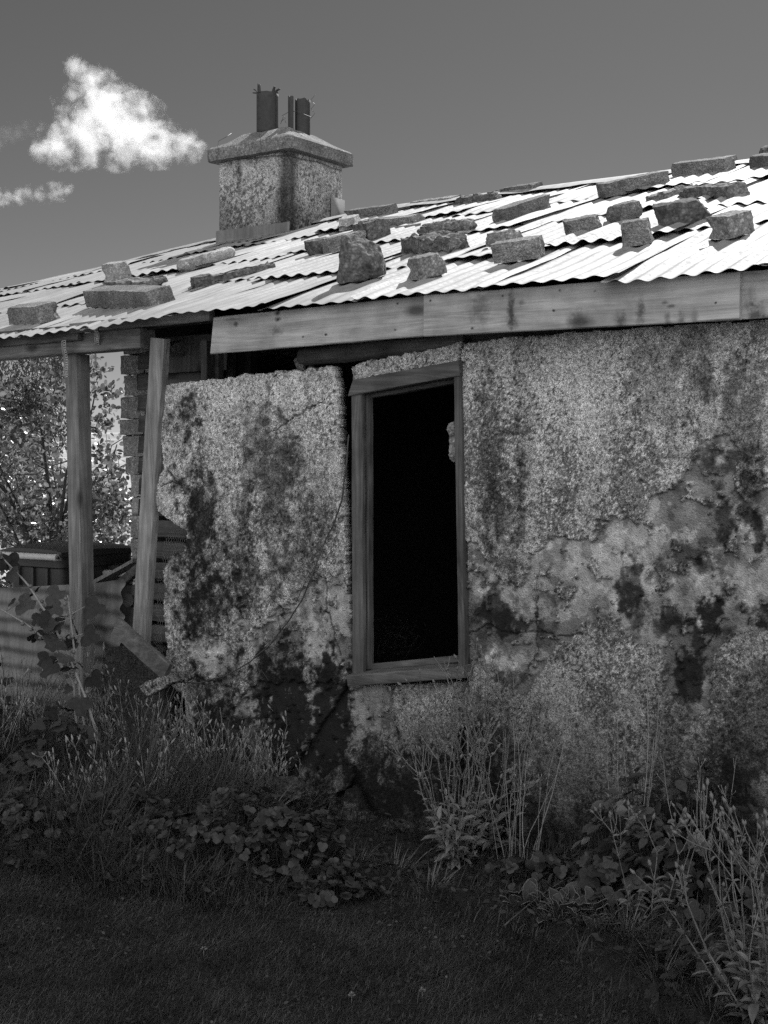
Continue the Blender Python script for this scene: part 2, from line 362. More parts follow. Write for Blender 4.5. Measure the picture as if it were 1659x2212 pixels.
# damp stains and broad darkening of the lower wall: centre x, y, radius x, y, strength
STAIN = [(400, 1000, 30, 130, .35), (560, 1000, 60, 130, .35), (520, 1130, 30, 150, .35), (1130, 880, 40, 160, .3), (1330, 960, 45, 150, .25), (1500, 780, 50, 110, .3), (1060, 960, 55, 210, .55), (1085, 1130, 50, 120, .6), (1420, 850, 70, 110, .3), (1600, 950, 75, 190, .55), (1640, 1080, 60, 110, .6), (1250, 1040, 80, 110, .15), (1560, 830, 60, 60, .25),
         (425, 1130, 52, 240, .88), (440, 1300, 75, 130, .7), (590, 1090, 60, 190, .62), (655, 1170, 50, 180, .4), (530, 1180, 40, 150, .4), (540, 1260, 60, 80, .4), (380, 1230, 40, 120, .35),
         (630, 1560, 170, 170, .96), (715, 1470, 70, 85, .88), (560, 1480, 60, 70, .75), (790, 1660, 60, 110, .75), (900, 1680, 90, 110, .6), (480, 1600, 90, 110, .8), (620, 1430, 50, 40, .55), (500, 1440, 40, 60, .4), (450, 1490, 60, 40, .55),
         (1050, 1590, 60, 90, .55), (1080, 1500, 35, 50, .4), (1250, 1800, 200, 70, .5), (1500, 1830, 200, 90, .6), (1620, 1560, 60, 130, .55), (1150, 1720, 60, 90, .5), (1430, 1600, 50, 120, .45), (1570, 1650, 70, 60, .4)]
STAIN += [(1010, 1700, 130, 130, .65), (900, 1720, 110, 90, .6), (1100, 1640, 60, 130, .45), (1350, 1840, 220, 70, .55), (1560, 1800, 150, 120, .5), (1180, 1620, 40, 120, .3), (1270, 1690, 40, 130, .3)]  # broad dark blobs that deepen the lower wall
STAIN += [(990.7+.4342*a, 710+.4342*b, .4342*c, .4342*e, k) for a, b, c, e, k in [(1050, 1330, 270, 190, .42), (1350, 1450, 230, 120, .45), (200, 1500, 230, 170, .4), (1330, 620, 120, 70, .35), (480, 1130, 120, 80, .3), (860, 1280, 90, 190, .75), (930, 1150, 120, 90, .45), (1110, 1130, 110, 70, .6), (1200, 1190, 80, 50, .7), (1320, 940, 60, 110, .7), (1480, 1030, 40, 130, .8), (1240, 1410, 80, 130, .9), (1430, 1400, 60, 50, .6), (1480, 1470, 90, 50, .9), (1150, 1720, 100, 120, .85), (170, 1400, 90, 130, .7), (230, 1470, 110, 60, .8), (1000, 1480, 100, 90, .65), (1260, 700, 90, 60, .35), (1090, 800, 40, 40, .4), (700, 1020, 20, 60, .3), (240, 1740, 80, 60, .7), (130, 1560, 60, 200, .4), (1240, 1060, 70, 30, .5), (880, 1400, 90, 130, .5), (1180, 1560, 50, 110, .8)]]
LIGHT = [(520, 830, 220, 40, .18), (690, 900, 40, 90, .15), (1200, 900, 130, 170, .12), (640, 850, 140, 60, .2), (430, 860, 90, 50, .2), (950, 770, 200, 30, .15), (1340, 1420, 70, 60, .35), (1330, 1660, 110, 110, .2), (920, 1520, 70, 45, .3), (1600, 1430, 60, 30, .25), (450, 1400, 45, 45, .35), (1500, 1060, 60, 40, .2), (1440, 1200, 90, 70, .15), (1130, 740, 90, 20, .15)]
CRACK = [[(722, 842), (690, 870), (660, 885), (620, 910), (590, 930)], [(1002, 1370), (1045, 1350), (1075, 1365), (1130, 1367), (1180, 1370), (1255, 1375)], c5([(385, 1520), (390, 1580), (340, 1680), (330, 1720), (350, 1740)]), c5([(390, 1340), (380, 1420), (385, 1510)]), [(1000, 735), (1001, 752), (999, 790)], [(395, 1060), (372, 1040), (350, 1050)], [(360, 1010), (380, 1040)], c5([(1180, 1600), (1240, 1540), (1310, 1440)]), [(1380, 1040), (1400, 1050)],
         [(705, 1245), (700, 1300), (715, 1360), (730, 1420)], [(470, 1480), (430, 1465), (380, 1470)]]

def wall_fields(x, y, P, seed):
    wx = x+20*fbm(P, 9, seed+1, 4)+9*fbm(P, 40, seed+2, 3); wy = y+20*fbm(P, 9, seed+3, 4)+9*fbm(P, 40, seed+4, 3)
    sm = np.zeros(x.shape)
    for p in SMOOTH: sm = np.maximum(sm, inpoly(wx, wy, p))
    for p in ISLANDS: sm = np.where(inpoly(wx, wy, p), 0, sm)
    sm = np.where((sm > .5) & (fbm(P, 30, seed+31, 3) > .40), 0, sm)
    Ps = P*np.array([1, 1, .22])
    streak = 1.5*fbm(Ps, 11, seed+5, 4); bl = 1.5*fbm(P, 4, seed+6, 5); gr = 1.5*fbm(P, 26, seed+7, 5, .7)
    alb = np.where(sm > .5, .31, .49)*(1+.16*bl+.16*gr+.14*streak)
    hgt = 1-sstep(880, 1500, y)                                     # graded shade painted into the albedo, darker down the wall
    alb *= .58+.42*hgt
    for cx, cy, rx, ry, k in STAIN:
        q = np.hypot((x-cx)/rx, (y-cy)/ry)+.45*streak+.3*bl+.75*gr
        alb = np.where(sm > .5, alb*(1-k*(1-sstep(.55, 1.08, q))), alb*(1-k*(1-sstep(.45, 1.3, q))))
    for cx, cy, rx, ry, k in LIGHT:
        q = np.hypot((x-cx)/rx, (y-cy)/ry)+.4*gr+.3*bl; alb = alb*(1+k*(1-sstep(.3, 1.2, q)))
    base = 1-sstep(1440, 1780, y+60*bl+40*gr); alb = alb*(.34+.66*base)  # same painted shade again, steeper toward the wall foot
    f5 = fbm(P, 85, seed+9, 4, .75); f6 = fbm(P*np.array([1, 1, .6]), 7, seed+19, 4)
    f7 = fbm(P*np.array([1, 1, .45]), 3.2, seed+39, 4); tw = sstep(760, 1000, y)*.22; alb = np.where((f5+.5*f6+.55*f7+tw > .36) & (sm < .5), alb*.45, alb); alb = np.where((f5+.2*f6 > .30) & (sm < .5), alb*.4, alb); alb = np.where((f5-.3*f6 < -.24) & (sm < .5), alb*1.25, alb)
    pat = fbm(P, 6, seed+29, 5, .6); alb = np.where((sm > .5) & (pat > .12), alb*.55, alb); alb = np.where((sm > .5) & (pat < -.10), alb*1.25, alb); pa2 = fbm(P, 16, seed+30, 4, .6); alb = np.where((sm > .5) & (pa2 > .26), alb*.6, alb); alb = np.where((sm > .5) & (pa2 < -.30), alb*1.35, alb)
    cr = np.zeros(x.shape)
    for pts in CRACK:
        q = dline(wx*.6+x*.4, wy*.6+y*.4, pts)-1.2*gr; cr = np.maximum(cr, 1-sstep(.4, 2.3, q))
    rim = sm-sstep(.0, 1., sm)
    alb = alb*(1-.8*cr)
    edge = np.zeros(x.shape)
    grit = np.where(sm > .5, .12, 1.)
    disp = .010*fbm(P, 2.2, seed+11, 3)+np.where(sm > .5, -.019+.002*gr, .0045*fbm(P, 48, seed+12, 2)+.004*fbm(P, 20, seed+13, 2))-.012*cr
    return np.clip(alb, .012, .6), grit, disp

def panel(name, poly, d, thick, step, seed, off=(0, 0), jit=.008, alone=None, mul=1.):
    """a slab of rendered wall whose outline was measured on the photograph; pts in photo pixels on the plane d"""
    SZ = np.array([fac(a, b, d) for a, b in poly])[:, [0, 2]]
    s0, z0 = SZ.min(0)-.02; s1, z1 = SZ.max(0)+.02; z0 = max(z0, -.05)
    ns, nz = int((s1-s0)/step)+1, int((z1-z0)/step)+1
    S, Z = np.meshgrid(s0+np.arange(ns)*step, z0+np.arange(nz)*step, indexing='ij')
    P = np.stack([S, np.full_like(S, seed*3.1), Z], -1)
    j1, j2 = fbm(P, 25, seed+21, 4)*jit*1.6, fbm(P, 25, seed+22, 4)*jit*1.6
    ins = inpoly(S+j1, Z+j2, SZ)
    x, y = proj(W(np.stack([S, np.full_like(S, d), Z], -1)))
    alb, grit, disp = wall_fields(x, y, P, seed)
    cell = ins[:-1, :-1] & ins[1:, :-1] & ins[:-1, 1:] & ins[1:, 1:]
    V = np.stack([S, d-disp, Z], -1).reshape(-1, 3); idx = np.arange(ns*nz).reshape(ns, nz)
    a, b = np.nonzero(cell); Q = np.stack([idx[a, b], idx[a+1, b], idx[a+1, b+1], idx[a, b+1]], -1)
    pad = np.pad(cell, 1); E = []
    for da, db, e in ((-1, 0, ((0, 1), (0, 0))), (1, 0, ((1, 0), (1, 1))), (0, -1, ((0, 0), (1, 0))), (0, 1, ((1, 1), (0, 1)))):
        m = cell & ~pad[1+da:pad.shape[0]-1+da, 1+db:pad.shape[1]-1+db]; ii, jj = np.nonzero(m)
        E.append(np.stack([idx[ii+e[0][0], jj+e[0][1]], idx[ii+e[1][0], jj+e[1][1]]], -1))
    E = np.concatenate(E); back = V.copy(); rag = .03*fbm(back, 12, seed+40, 3)
    back[:, 1] = d+thick*.97+rag*.3
    n = len(V); VV = np.concatenate([V, back]); Q2 = np.stack([E[:, 1], E[:, 0], E[:, 0]+n, E[:, 1]+n], -1); Qb = Q[:, ::-1]+n
    A = np.concatenate([Q, Q2, Qb]); used = np.unique(A); mp = np.zeros(2*n, int); mp[used] = np.arange(len(used))
    mb = MB(); mb.add(VV[used], mp[A])
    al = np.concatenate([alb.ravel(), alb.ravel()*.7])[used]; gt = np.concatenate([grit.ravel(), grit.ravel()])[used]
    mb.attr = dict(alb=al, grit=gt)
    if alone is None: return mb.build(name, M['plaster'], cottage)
    mb.attr['alb'] = np.clip(al*mul, .008, .3); c = np.array([SZ[:, 0].mean(), d, max(SZ[:, 1].min(), 0)]); o = mb.build(name, M['plaster'], None, True, c); o.location = W(c); o.rotation_euler = (0, 0, ROTZ)
    return tag(o, alone[0], alone[1])

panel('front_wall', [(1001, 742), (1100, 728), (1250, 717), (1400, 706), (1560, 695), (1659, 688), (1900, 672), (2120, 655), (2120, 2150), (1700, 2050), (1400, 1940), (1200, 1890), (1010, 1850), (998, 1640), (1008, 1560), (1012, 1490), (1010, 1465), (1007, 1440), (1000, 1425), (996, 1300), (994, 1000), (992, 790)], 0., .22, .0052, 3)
panel('lintel_wall', [(757, 792), (780, 782), (850, 768), (930, 752), (999, 738), (990, 782), (880, 801), (760, 824)], .012, .16, .005, 8)
panel('front_wall_slab', [(356, 832), (420, 823), (560, 806), (640, 798), (720, 789), (729, 820), (733, 900), (739, 1000), (745, 1120), (750, 1250), (755, 1380), (757, 1470), (740, 1490), (600, 1700), (560, 1830), (420, 1830), (380, 1750), (400, 1560), (395, 1500), (350, 1470), (360, 1400), (352, 1330), (356, 1280), (352, 1235), (368, 1200), (396, 1190), (405, 1150), (372, 1130), (340, 1105), (332, 1070), (345, 1030), (353, 1010), (347, 960), (346, 900), (353, 860)], -.01, .065, .005, 5, jit=.010)
panel('under_window_wall', [(745, 1478), (850, 1479), (1010, 1470), (1016, 1500), (1006, 1560), (996, 1640), (1006, 1850), (980, 1880), (800, 1850), (760, 1760), (700, 1740), (600, 1780), (560, 1800), (560, 1500), (700, 1500)], .02, .2, .005, 11)
panel('plaster_patch', [(838, 1508), (850, 1480), (930, 1478), (1005, 1475), (1001, 1500), (985, 1530), (1000, 1560), (985, 1600), (975, 1640), (900, 1660), (870, 1620), (852, 1570)], .004, .04, .005, 15)

sa0 = float(fac(300, 900, .34)[0])
def hp0(x, d): return float(fac(x, 900, d)[0])
# inner shell so that the rooms are closed and dark
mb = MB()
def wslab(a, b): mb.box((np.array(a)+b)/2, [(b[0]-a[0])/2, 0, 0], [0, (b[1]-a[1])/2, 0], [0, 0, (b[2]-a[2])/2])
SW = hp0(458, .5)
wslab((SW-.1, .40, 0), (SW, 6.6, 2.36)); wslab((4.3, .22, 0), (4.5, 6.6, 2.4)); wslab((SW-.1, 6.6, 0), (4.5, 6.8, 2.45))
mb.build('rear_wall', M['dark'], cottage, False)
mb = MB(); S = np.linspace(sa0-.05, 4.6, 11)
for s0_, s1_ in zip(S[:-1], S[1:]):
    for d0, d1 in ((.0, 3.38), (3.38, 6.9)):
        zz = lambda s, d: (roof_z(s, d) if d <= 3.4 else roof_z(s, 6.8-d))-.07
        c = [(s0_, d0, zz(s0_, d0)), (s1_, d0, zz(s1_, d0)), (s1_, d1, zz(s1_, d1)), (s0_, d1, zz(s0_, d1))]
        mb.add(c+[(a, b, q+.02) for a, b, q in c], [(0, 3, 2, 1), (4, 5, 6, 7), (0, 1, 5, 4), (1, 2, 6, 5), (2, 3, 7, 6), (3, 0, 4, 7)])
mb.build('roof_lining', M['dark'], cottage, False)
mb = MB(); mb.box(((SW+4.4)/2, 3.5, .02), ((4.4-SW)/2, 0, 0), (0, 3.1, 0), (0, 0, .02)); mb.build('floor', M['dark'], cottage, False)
mb = MB(); pa = hp0(1000, .1); mb.box(((pa+4.4)/2, .16, 2.31), ((4.4-pa)/2, 0, 0), (0, .05, 0), (0, 0, .10)); mb.build('eave_light_block', M['boards'], cottage, False)  # unseen block added to stop sun leaking in over the wall
# gable triangles
mb = MB()
for s_ in (SW-.05, 4.4):
    mb.add([(s_-.05, .05, 2.3), (s_-.05, 6.7, 2.3), (s_-.05, 3.4, 3.5), (s_+.05, .05, 2.3), (s_+.05, 6.7, 2.3), (s_+.05, 3.4, 3.5)], [(0, 1, 2), (3, 5, 4), (0, 3, 4, 1), (1, 4, 5, 2), (2, 5, 3, 0)])
mb.build('gable', M['brick'], cottage, False)

# roof sheets: lapped, uneven corrugated iron
def sheet(s0, s1, v0, v1, lift, seed, rear=False, tilt=0.):
    ns = int((s1-s0)/.0088)+1; nv = 15
    S, Vv = np.meshgrid(np.linspace(s0, s1, ns), np.linspace(v0, v1, nv), indexing='ij')
    g = np.random.default_rng(seed); ph = g.uniform(0, 6.28); sk = g.uniform(-.025, .025)
    S2 = S+sk*(Vv-v0)+.008*fbm(np.stack([S, Vv, 0*S], -1), 1.1, seed+12, 2)
    P = np.stack([S2, Vv, np.full_like(S, seed*1.7)], -1)
    d = EAVE_D+Vv; zz = roof_z(S2, d)
    amp = .0078*(1+.25*fbm(P, 2.0, seed, 2))
    amp = amp*(1-g.uniform(-.1, .5)*(1-sstep(0, .3, Vv-v0)))*(.75+.5*np.clip(fbm(P*np.array([1, .3, 1]), 2.6, seed+8, 2)+.5, 0, 1))
    cor = amp*np.sin((S2+.012*fbm(P, 1.5, seed+9, 2))*2*math.pi/.094+ph)
    warp = .013*fbm(P, 1.6, seed+3, 3)+.005*fbm(P, 6, seed+4, 2)
    e = np.minimum(S-s0, s1-S); curl = .012*g.uniform(-.3, 1)*(1-sstep(0, .12, e))
    endc = .016*g.uniform(-.6, .7)*(1-sstep(0, .25, Vv-v0))
    lapz = lift*(1-sstep(0, 1, (Vv-v0)/(v1-v0)))+.004
    rag = .012*fbm(np.stack([S, 0*S, 0*S+seed], -1), 5, seed+5, 2)*(1-sstep(0, .3, Vv-v0))
    dd = d+rag
    zz = zz+cor+warp+curl+endc+lapz+tilt*(S-s0)
    if rear: dd = 2*RIDGE_D-dd
    V = np.stack([S2, dd, zz+.012], -1).reshape(-1, 3); idx = np.arange(ns*nv).reshape(ns, nv)
    Q = np.stack([idx[:-1, :-1], idx[1:, :-1], idx[1:, 1:], idx[:-1, 1:]], -1).reshape(-1, 4)
    if rear: Q = Q[:, ::-1]
    mb = MB(); mb.add(V, Q); return mb.build('roof_sheet', M['iron'], cottage)
g = np.random.default_rng(3)
rows = [(0.0, 1.02, .0), (.86, 1.95, .012), (1.78, 2.88, .012), (2.70, 3.64, .012)]
sid = 100
for ri, (v0, v1, lift) in enumerate(rows):
    s = -7.6-ri*.21; k = 0
    if ri == 3: s = -8.2
    while s < 3.3:
        w = g.choice([.62, .68, .74]); dv = g.uniform(-.16, .12) if ri else g.uniform(-.035, .03)
        t = g.uniform(-.012, .014)
        vv1 = v1 if ri == 3 else v1+.02
        a, b = s, s+w
        if not (ri == 3 and False):
            sheet(a, b, v0+dv, min(vv1+.14, 3.64) if ri < 3 else vv1, lift+g.uniform(0, .012)+.0025*(k % 3), sid, tilt=t)
        s += w-.075; sid += 1; k += 1
s = SW-.2
while s < 4.4: sheet(s, s+1.0, .0, 3.6, .0, sid, True); s += .95; sid += 1
# ridge capping
mb = MB(); S = np.linspace(-8.4, 4.4, 140); rings = []
for off, dz in ((-.13, -.035), (-.05, .004), (0, .02), (.05, .004), (.13, -.035)):
    rings.append(np.stack([S, RIDGE_D+off+.006*vnoise(np.stack([S, S*0, S*0], -1), 3, 5), ridge_z(S)+.036+dz+.012*vnoise(np.stack([S, S*0+9, S*0], -1), 1.3, 6)+.004*np.sin(S*2*math.pi/.073)*(1 if dz < 0 else 0)], -1))
V = np.stack(rings, 1); idx = np.arange(len(S)*5).reshape(-1, 5)
mb.add(V.reshape(-1, 3), np.stack([idx[:-1, :-1], idx[1:, :-1], idx[1:, 1:], idx[:-1, 1:]], -1).reshape(-1, 4)); mb.build('ridge_cap', M['iron'], cottage)

# boards under the eave
def hp(x, y, d): return fac(x, y, d)
def board_px(name, A, B, hA, d, th, mat, seed, parent=None, ends=(0, 0), seg=30, ch=.004):
    """A,B: photo points of the lower front edge; hA: height in metres"""
    a, b = hp(*A, d), hp(*B, d); up = np.array([0, 0, hA/2]); e = (b-a)/np.linalg.norm(b-a); n = np.array([0, 1., 0])
    upv = np.cross(n, e); upv = -upv if upv[2] < 0 else upv
    mb = MB(); mb.board(a+upv*hA/2+n*th/2, b+upv*hA/2+n*th/2, upv*hA/2, n*th/2, seg, .002, ch, seed, ends)
    return auto(mb.build(name, M[mat], parent or cottage))
FM = []
for x, y, rx, ry, k in [(1040, 668, 24, 34, .5), (1108, 668, 9, 40, .8), (1112, 700, 14, 12, .7), (1130, 655, 10, 8, .5), (1250, 690, 22, 24, .5), (1345, 694, 14, 22, .65), (1388, 676, 10, 32, .65), (1445, 690, 8, 18, .5), (1475, 690, 8, 18, .5), (1505, 688, 8, 16, .45), (1440, 655, 7, 6, .7), (1455, 662, 12, 5, .6), (1550, 655, 3, 3, .9), (1200, 672, 3, 3, .9), (1290, 630, 3, 3, .9), (1213, 628, 4, 4, .9), (1630, 680, 20, 26, .7), (1620, 640, 14, 30, .4), (1645, 690, 12, 14, .7), (596, 675, 6, 7, .9), (597, 689, 6, 6, .9), (593, 714, 14, 12, .55), (505, 700, 5, 6, .8), (497, 690, 30, 6, .4), (650, 727, 3, 3, .9), (700, 650, 3, 3, .9), (700, 722, 3, 3, .9), (560, 670, 3, 3, .9), (855, 655, 3, 3, .9), (850, 712, 3, 3, .9), (935, 650, 3, 3, .9), (1025, 710, 3, 3, .9), (1090, 640, 3, 3, .9)]:
    h_ = fac(x, y, -.16); e_ = fac(x+rx, y-ry, -.16); FM.append((h_[0], h_[2], abs(e_[0]-h_[0]), abs(e_[2]-h_[2]), k))
add_marks(M['fascia'], FM)
board_px('fascia_board', (458, 764), (922, 726), .180, -.145, .028, 'fascia', 1, ends=(.012, 0))
board_px('fascia_board', (915, 727), (1597, 690), .182, -.178, .028, 'fascia', 2)
board_px('fascia_board', (1602, 689), (2000, 668), .182, -.150, .028, 'fascia', 3)
board_px('eave_plate', (150, 720), (452, 692), .055, -.10, .04, 'beam', 4)
board_px('eave_plate', (900, 648), (1700, 608), .03, -.11, .03, 'beam', 5)
board_px('eave_plate', (-260, 768), (168, 735), .085, -.09, .05, 'pole', 16)
board_px('verandah_beam', (-260, 797), (303, 751), .105, -.05, .11, 'beam', 6)
# bearer pole on top of the wall
a, b = hp(655, 772, .10), hp(1010, 737, .10)
mb = MB(); tt = np.linspace(0, 1, 40); pts = a+(b-a)*tt[:, None]; pts = pts+.006*np.stack([vnoise(pts, 5, k) for k in range(3)], -1)
mb.tube(pts, .046+.006*vnoise(pts, 14, 9), 14); auto(mb.build('bearer_pole', M['pole'], cottage))
mb = MB()
for q in range(5):
    c = a+np.array([rng.uniform(-.05, .05), rng.uniform(-.03, .03), rng.uniform(-.05, .0)]); mb.tube([c, c+np.array([.03, 0, -.06-.03*q % .05])], [.02, .012], 7)
mb.build('plaster_remnant', M['mortar'], cottage)

# verandah post with its strap
a = hp(164, 768, 0.); b = fac(180, 1500, 0.); 
def post(name, A, B, w, t, mat, seed, parent=None):
    mb = MB(); e = (B-A)/np.linalg.norm(B-A); wv = np.cross(e, [0, 1., 0]); wv /= np.linalg.norm(wv); tv = np.cross(e, wv)
    mb.board(A, B, wv*w/2, tv*t/2, 40, .002, .004, seed); return auto(mb.build(name, M[mat], parent or cottage))
pt, pb = hp(151, 766, 0.), hp(164, 1500, 0.); pb = pt+(pb-pt)*((pt[2]+.1)/(pt[2]-pb[2]))
post('verandah_post', pt+np.array([0, .055, 0]), pb+np.array([0, .055, 0]), .098, .098, 'post', 7)
for A, B in (((206, 703), (211, 744)), ((138, 735), (144, 814))):
    a, b = hp(*A, -.112), hp(*B, -.056); mb = MB(); n = 9 if A[0] > 150 else 15
    sx = np.array([.016, 0, 0]); tt = np.linspace(0, 1, 2*n+1)
    zz = a[None]+(b-a)[None]*tt[:, None]+np.array([0, -1, 0])*(.004*np.sin(tt*9))[:, None]
    for q in (-1, 1): mb.tube(zz+q*sx, .0025, 4)
    for k in range(2*n): mb.tube([zz[k]+sx*(-1)**k, zz[k+1]-sx*(-1)**k], .002, 4)
    for k in range(0, 2*n+1, 2): mb.tube([zz[k]-sx, zz[k]+sx], .002, 4)
    mb.build('metal_strap', M['strap'], cottage)
# horizontal lining boards behind the verandah
mb = MB()
sa, sb = hp(300, 900, .34)[0], hp(462, 900, .34)[0]
for k in range(19):
    z = .12+k*.118; jj = rng.uniform(-.006, .006)
    mb.board((sa, .345+jj, z+.045), (sb, .345+jj*.5, z+.045-.004*k % .01), (0, .004, .046), (0, .010, 0), 10, .002, .003, 60+k)
mb.build('lining_boards', M['boards'], cottage)
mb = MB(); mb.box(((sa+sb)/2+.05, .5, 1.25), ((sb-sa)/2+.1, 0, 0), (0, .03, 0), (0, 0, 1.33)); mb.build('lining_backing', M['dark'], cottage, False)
p = hp(436, 800, .16); post('stud', np.array([p[0], .2, 2.36]), np.array([p[0]+.005, .2, 1.75]), .042, .06, 'frame', 22)
p = hp(451, 800, .2); post('stud', np.array([p[0], .27, 2.36]), np.array([p[0], .27, 1.6]), .05, .05, 'boards', 23)
p = hp(480, 800, .35); post('stud', np.array([p[0], .42, 2.36]), np.array([p[0], .42, 1.98]), .05, .03, 'frame', 24)
a, b = hp(330, 722, .25), hp(432, 722, .25)
mb = MB(); mb.board((a[0], .30, 2.31), (b[0]+.15, .30, 2.31), (0, 0, .10), (0, .01, 0), 10, .002, .003, 91); mb.build('top_board', M['frame'], cottage)

# brick pier at the back of the verandah
mb = MB(); g2 = np.random.default_rng(12); D = .95
def brick(mb, c, L, Hh, Dp, seed):
    n = 7; pts = []; q = np.linspace(-1, 1, n); Vs = []; Fs = []; off = 0
    for ax in range(3):
        for sg in (-1, 1):
            U, Vv = np.meshgrid(q, q, indexing='ij'); A = np.zeros((n, n, 3)); A[..., ax] = sg; A[..., (ax+1) % 3] = U; A[..., (ax+2) % 3] = Vv*sg
            idx = np.arange(n*n).reshape(n, n)+off; Fs.append(np.stack([idx[:-1, :-1], idx[1:, :-1], idx[1:, 1:], idx[:-1, 1:]], -1).reshape(-1, 4)); Vs.append(A.reshape(-1, 3)); off += n*n
    V = np.concatenate(Vs); rr = .86+.14*np.minimum(1, 1.75/np.linalg.norm(V, axis=1)); V = V*rr[:, None]
    V = V*np.array([L/2, Dp/2, Hh/2])+c; V = V+np.stack([fbm(V, 16, seed+k, 3) for k in range(3)], -1)*.012
    mb.add(V, np.concatenate(Fs))
z = .05; k = 0
while z < 2.55:
    hh = g2.uniform(.10, .15)
    ya = HY-F*(z-H)/8.6
    xl = 260+g2.uniform(-5, 7)+(12 if z < 1.75 else 0)+(8 if z < 1.5 else 0)
    sl = hp(xl, ya, D)[0]; sr = hp(352, ya, D)[0]; s_ = sl
    while s_ < sr:
        L = g2.uniform(.12, .26); brick(mb, np.array([s_+L/2, D+.11+g2.uniform(-.012, .012), z+hh/2]), L-.012, hh-.010, .22, 300+k); s_ += L; k += 1
    z += hh
mb.build('brick_pier', M['bare'], cottage)
mb = MB(); mb.box((hp(312, 900, D)[0]+.02, D+.135, 1.25), (.16, 0, 0), (0, .095, 0), (0, 0, 1.25)); mb.build('pier_mortar', M['brick'], cottage, False)

# window frame, sagging with the wall
def wpiece(name, A, B, w, t, d, mat, seed, parent, ends=(0, 0)):
    a, b = hp(*A, d), hp(*B, d); e = (b-a)/np.linalg.norm(b-a); wv = np.cross(e, [0, 1., 0]); wv /= np.linalg.norm(wv)
    mb = MB(); mb.board(a+np.array([0, t/2, 0]), b+np.array([0, t/2, 0]), wv*w/2, np.array([0, t/2, 0]), 26, .0025, .004, seed, ends)
    return auto(mb.build(name, M[mat], parent))
c0 = hp(880, 1466, -.03)
win = wpiece('window', (770, 842), (772, 1462), .062, .03, -.018, 'frame', 31, cottage)      # left casing carries the other pieces
wpiece('jamb', (789, 848), (791, 1446), .030, .045, .022, 'frame', 32, win)
wpiece('jamb', (986, 782), (997, 1440), .034, .05, -.022, 'frame', 33, win)
wpiece('head', (757, 838), (992, 795), .072, .07, -.03, 'sill', 34, win, ends=(.02, 0))
wpiece('stop', (799, 853), (980, 820), .03, .05, .05, 'sill', 35, win)
wpiece('sash_rail', (800, 1441), (990, 1424), .03, .04, .05, 'sill', 36, win)
a, b = hp(750, 1468, -.075), hp(1002, 1450, -.075)
mb = MB(); mb.board(a+np.array([0, .1, 0]), b+np.array([0, .1, 0]), np.array([0, -.004, .026]), np.array([0, .10, .006]), 26, .003, .004, 37); auto(mb.build('sill', M['sill'], win))

# chimney
ch0 = hp(625, 520, 3.0)
LW, DW = .74, .69
def chim_box(sc, dc, hw, hd, z0, z1, step, rad, seed, amp):
    per = 2*(2*hw+2*hd); n = int(per/step); tt = np.arange(n)/n*per; xs = []
    for t in tt:
        if t < 2*hw: xs.append((-hw+t, -hd))
        elif t < 2*hw+2*hd: xs.append((hw, -hd+t-2*hw))
        elif t < 4*hw+2*hd: xs.append((hw-(t-2*hw-2*hd), hd))
        else: xs.append((-hw, hd-(t-4*hw-2*hd)))
    xs = np.array(xs)
    q = np.abs(xs)/np.array([hw, hd]); k = np.maximum(0, np.abs(xs)-np.array([hw-rad, hd-rad])); dn = np.linalg.norm(k, axis=1)
    f = np.where((k.min(1) > 0), 1, 0); xr = np.where(f[:, None] > 0, np.sign(xs)*(np.array([hw-rad, hd-rad])+k/np.maximum(dn, 1e-9)[:, None]*rad), xs)
    zs = np.arange(z0, z1, step); V = np.stack([np.repeat(xr[None, :, 0], len(zs), 0)+sc, np.repeat(xr[None, :, 1], len(zs), 0)+dc, np.repeat(zs[:, None], n, 1)], -1)
    nrm = xr/np.linalg.norm(xr, axis=1)[:, None]; dv = amp*(fbm(V, 42, seed, 2)+.8*fbm(V, 8, seed+1, 2))
    V[..., :2] += nrm[None]*dv[..., None]
    idx = np.arange(len(zs)*n).reshape(len(zs), n); a = idx[:-1]; b = idx[1:]
    Q = np.stack([a, np.roll(a, -1, 1), np.roll(b, -1, 1), b], -1).reshape(-1, 4); return V, Q, n
sc_, dc_ = ch0[0]-LW/2, 3.0+DW/2
V, Q, n = chim_box(sc_, dc_, LW/2, DW/2, 3.2, 4.17, .008, .025, 51, .005)
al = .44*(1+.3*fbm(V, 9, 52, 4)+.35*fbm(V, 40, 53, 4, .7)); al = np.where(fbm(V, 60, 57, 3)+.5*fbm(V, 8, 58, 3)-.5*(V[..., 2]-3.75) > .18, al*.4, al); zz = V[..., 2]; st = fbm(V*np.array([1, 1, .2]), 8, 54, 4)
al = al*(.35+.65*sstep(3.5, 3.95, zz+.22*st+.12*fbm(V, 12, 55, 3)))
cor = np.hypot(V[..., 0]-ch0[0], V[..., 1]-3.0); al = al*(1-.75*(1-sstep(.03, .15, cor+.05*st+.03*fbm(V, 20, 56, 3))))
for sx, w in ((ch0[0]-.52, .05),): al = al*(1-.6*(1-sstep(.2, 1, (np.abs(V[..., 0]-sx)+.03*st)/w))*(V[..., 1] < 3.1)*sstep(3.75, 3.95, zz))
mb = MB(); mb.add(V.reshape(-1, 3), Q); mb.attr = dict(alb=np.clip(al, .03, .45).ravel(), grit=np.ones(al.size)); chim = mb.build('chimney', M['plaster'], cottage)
hw, hd = LW/2+.065, DW/2+.065
mb = MB(); rings = []
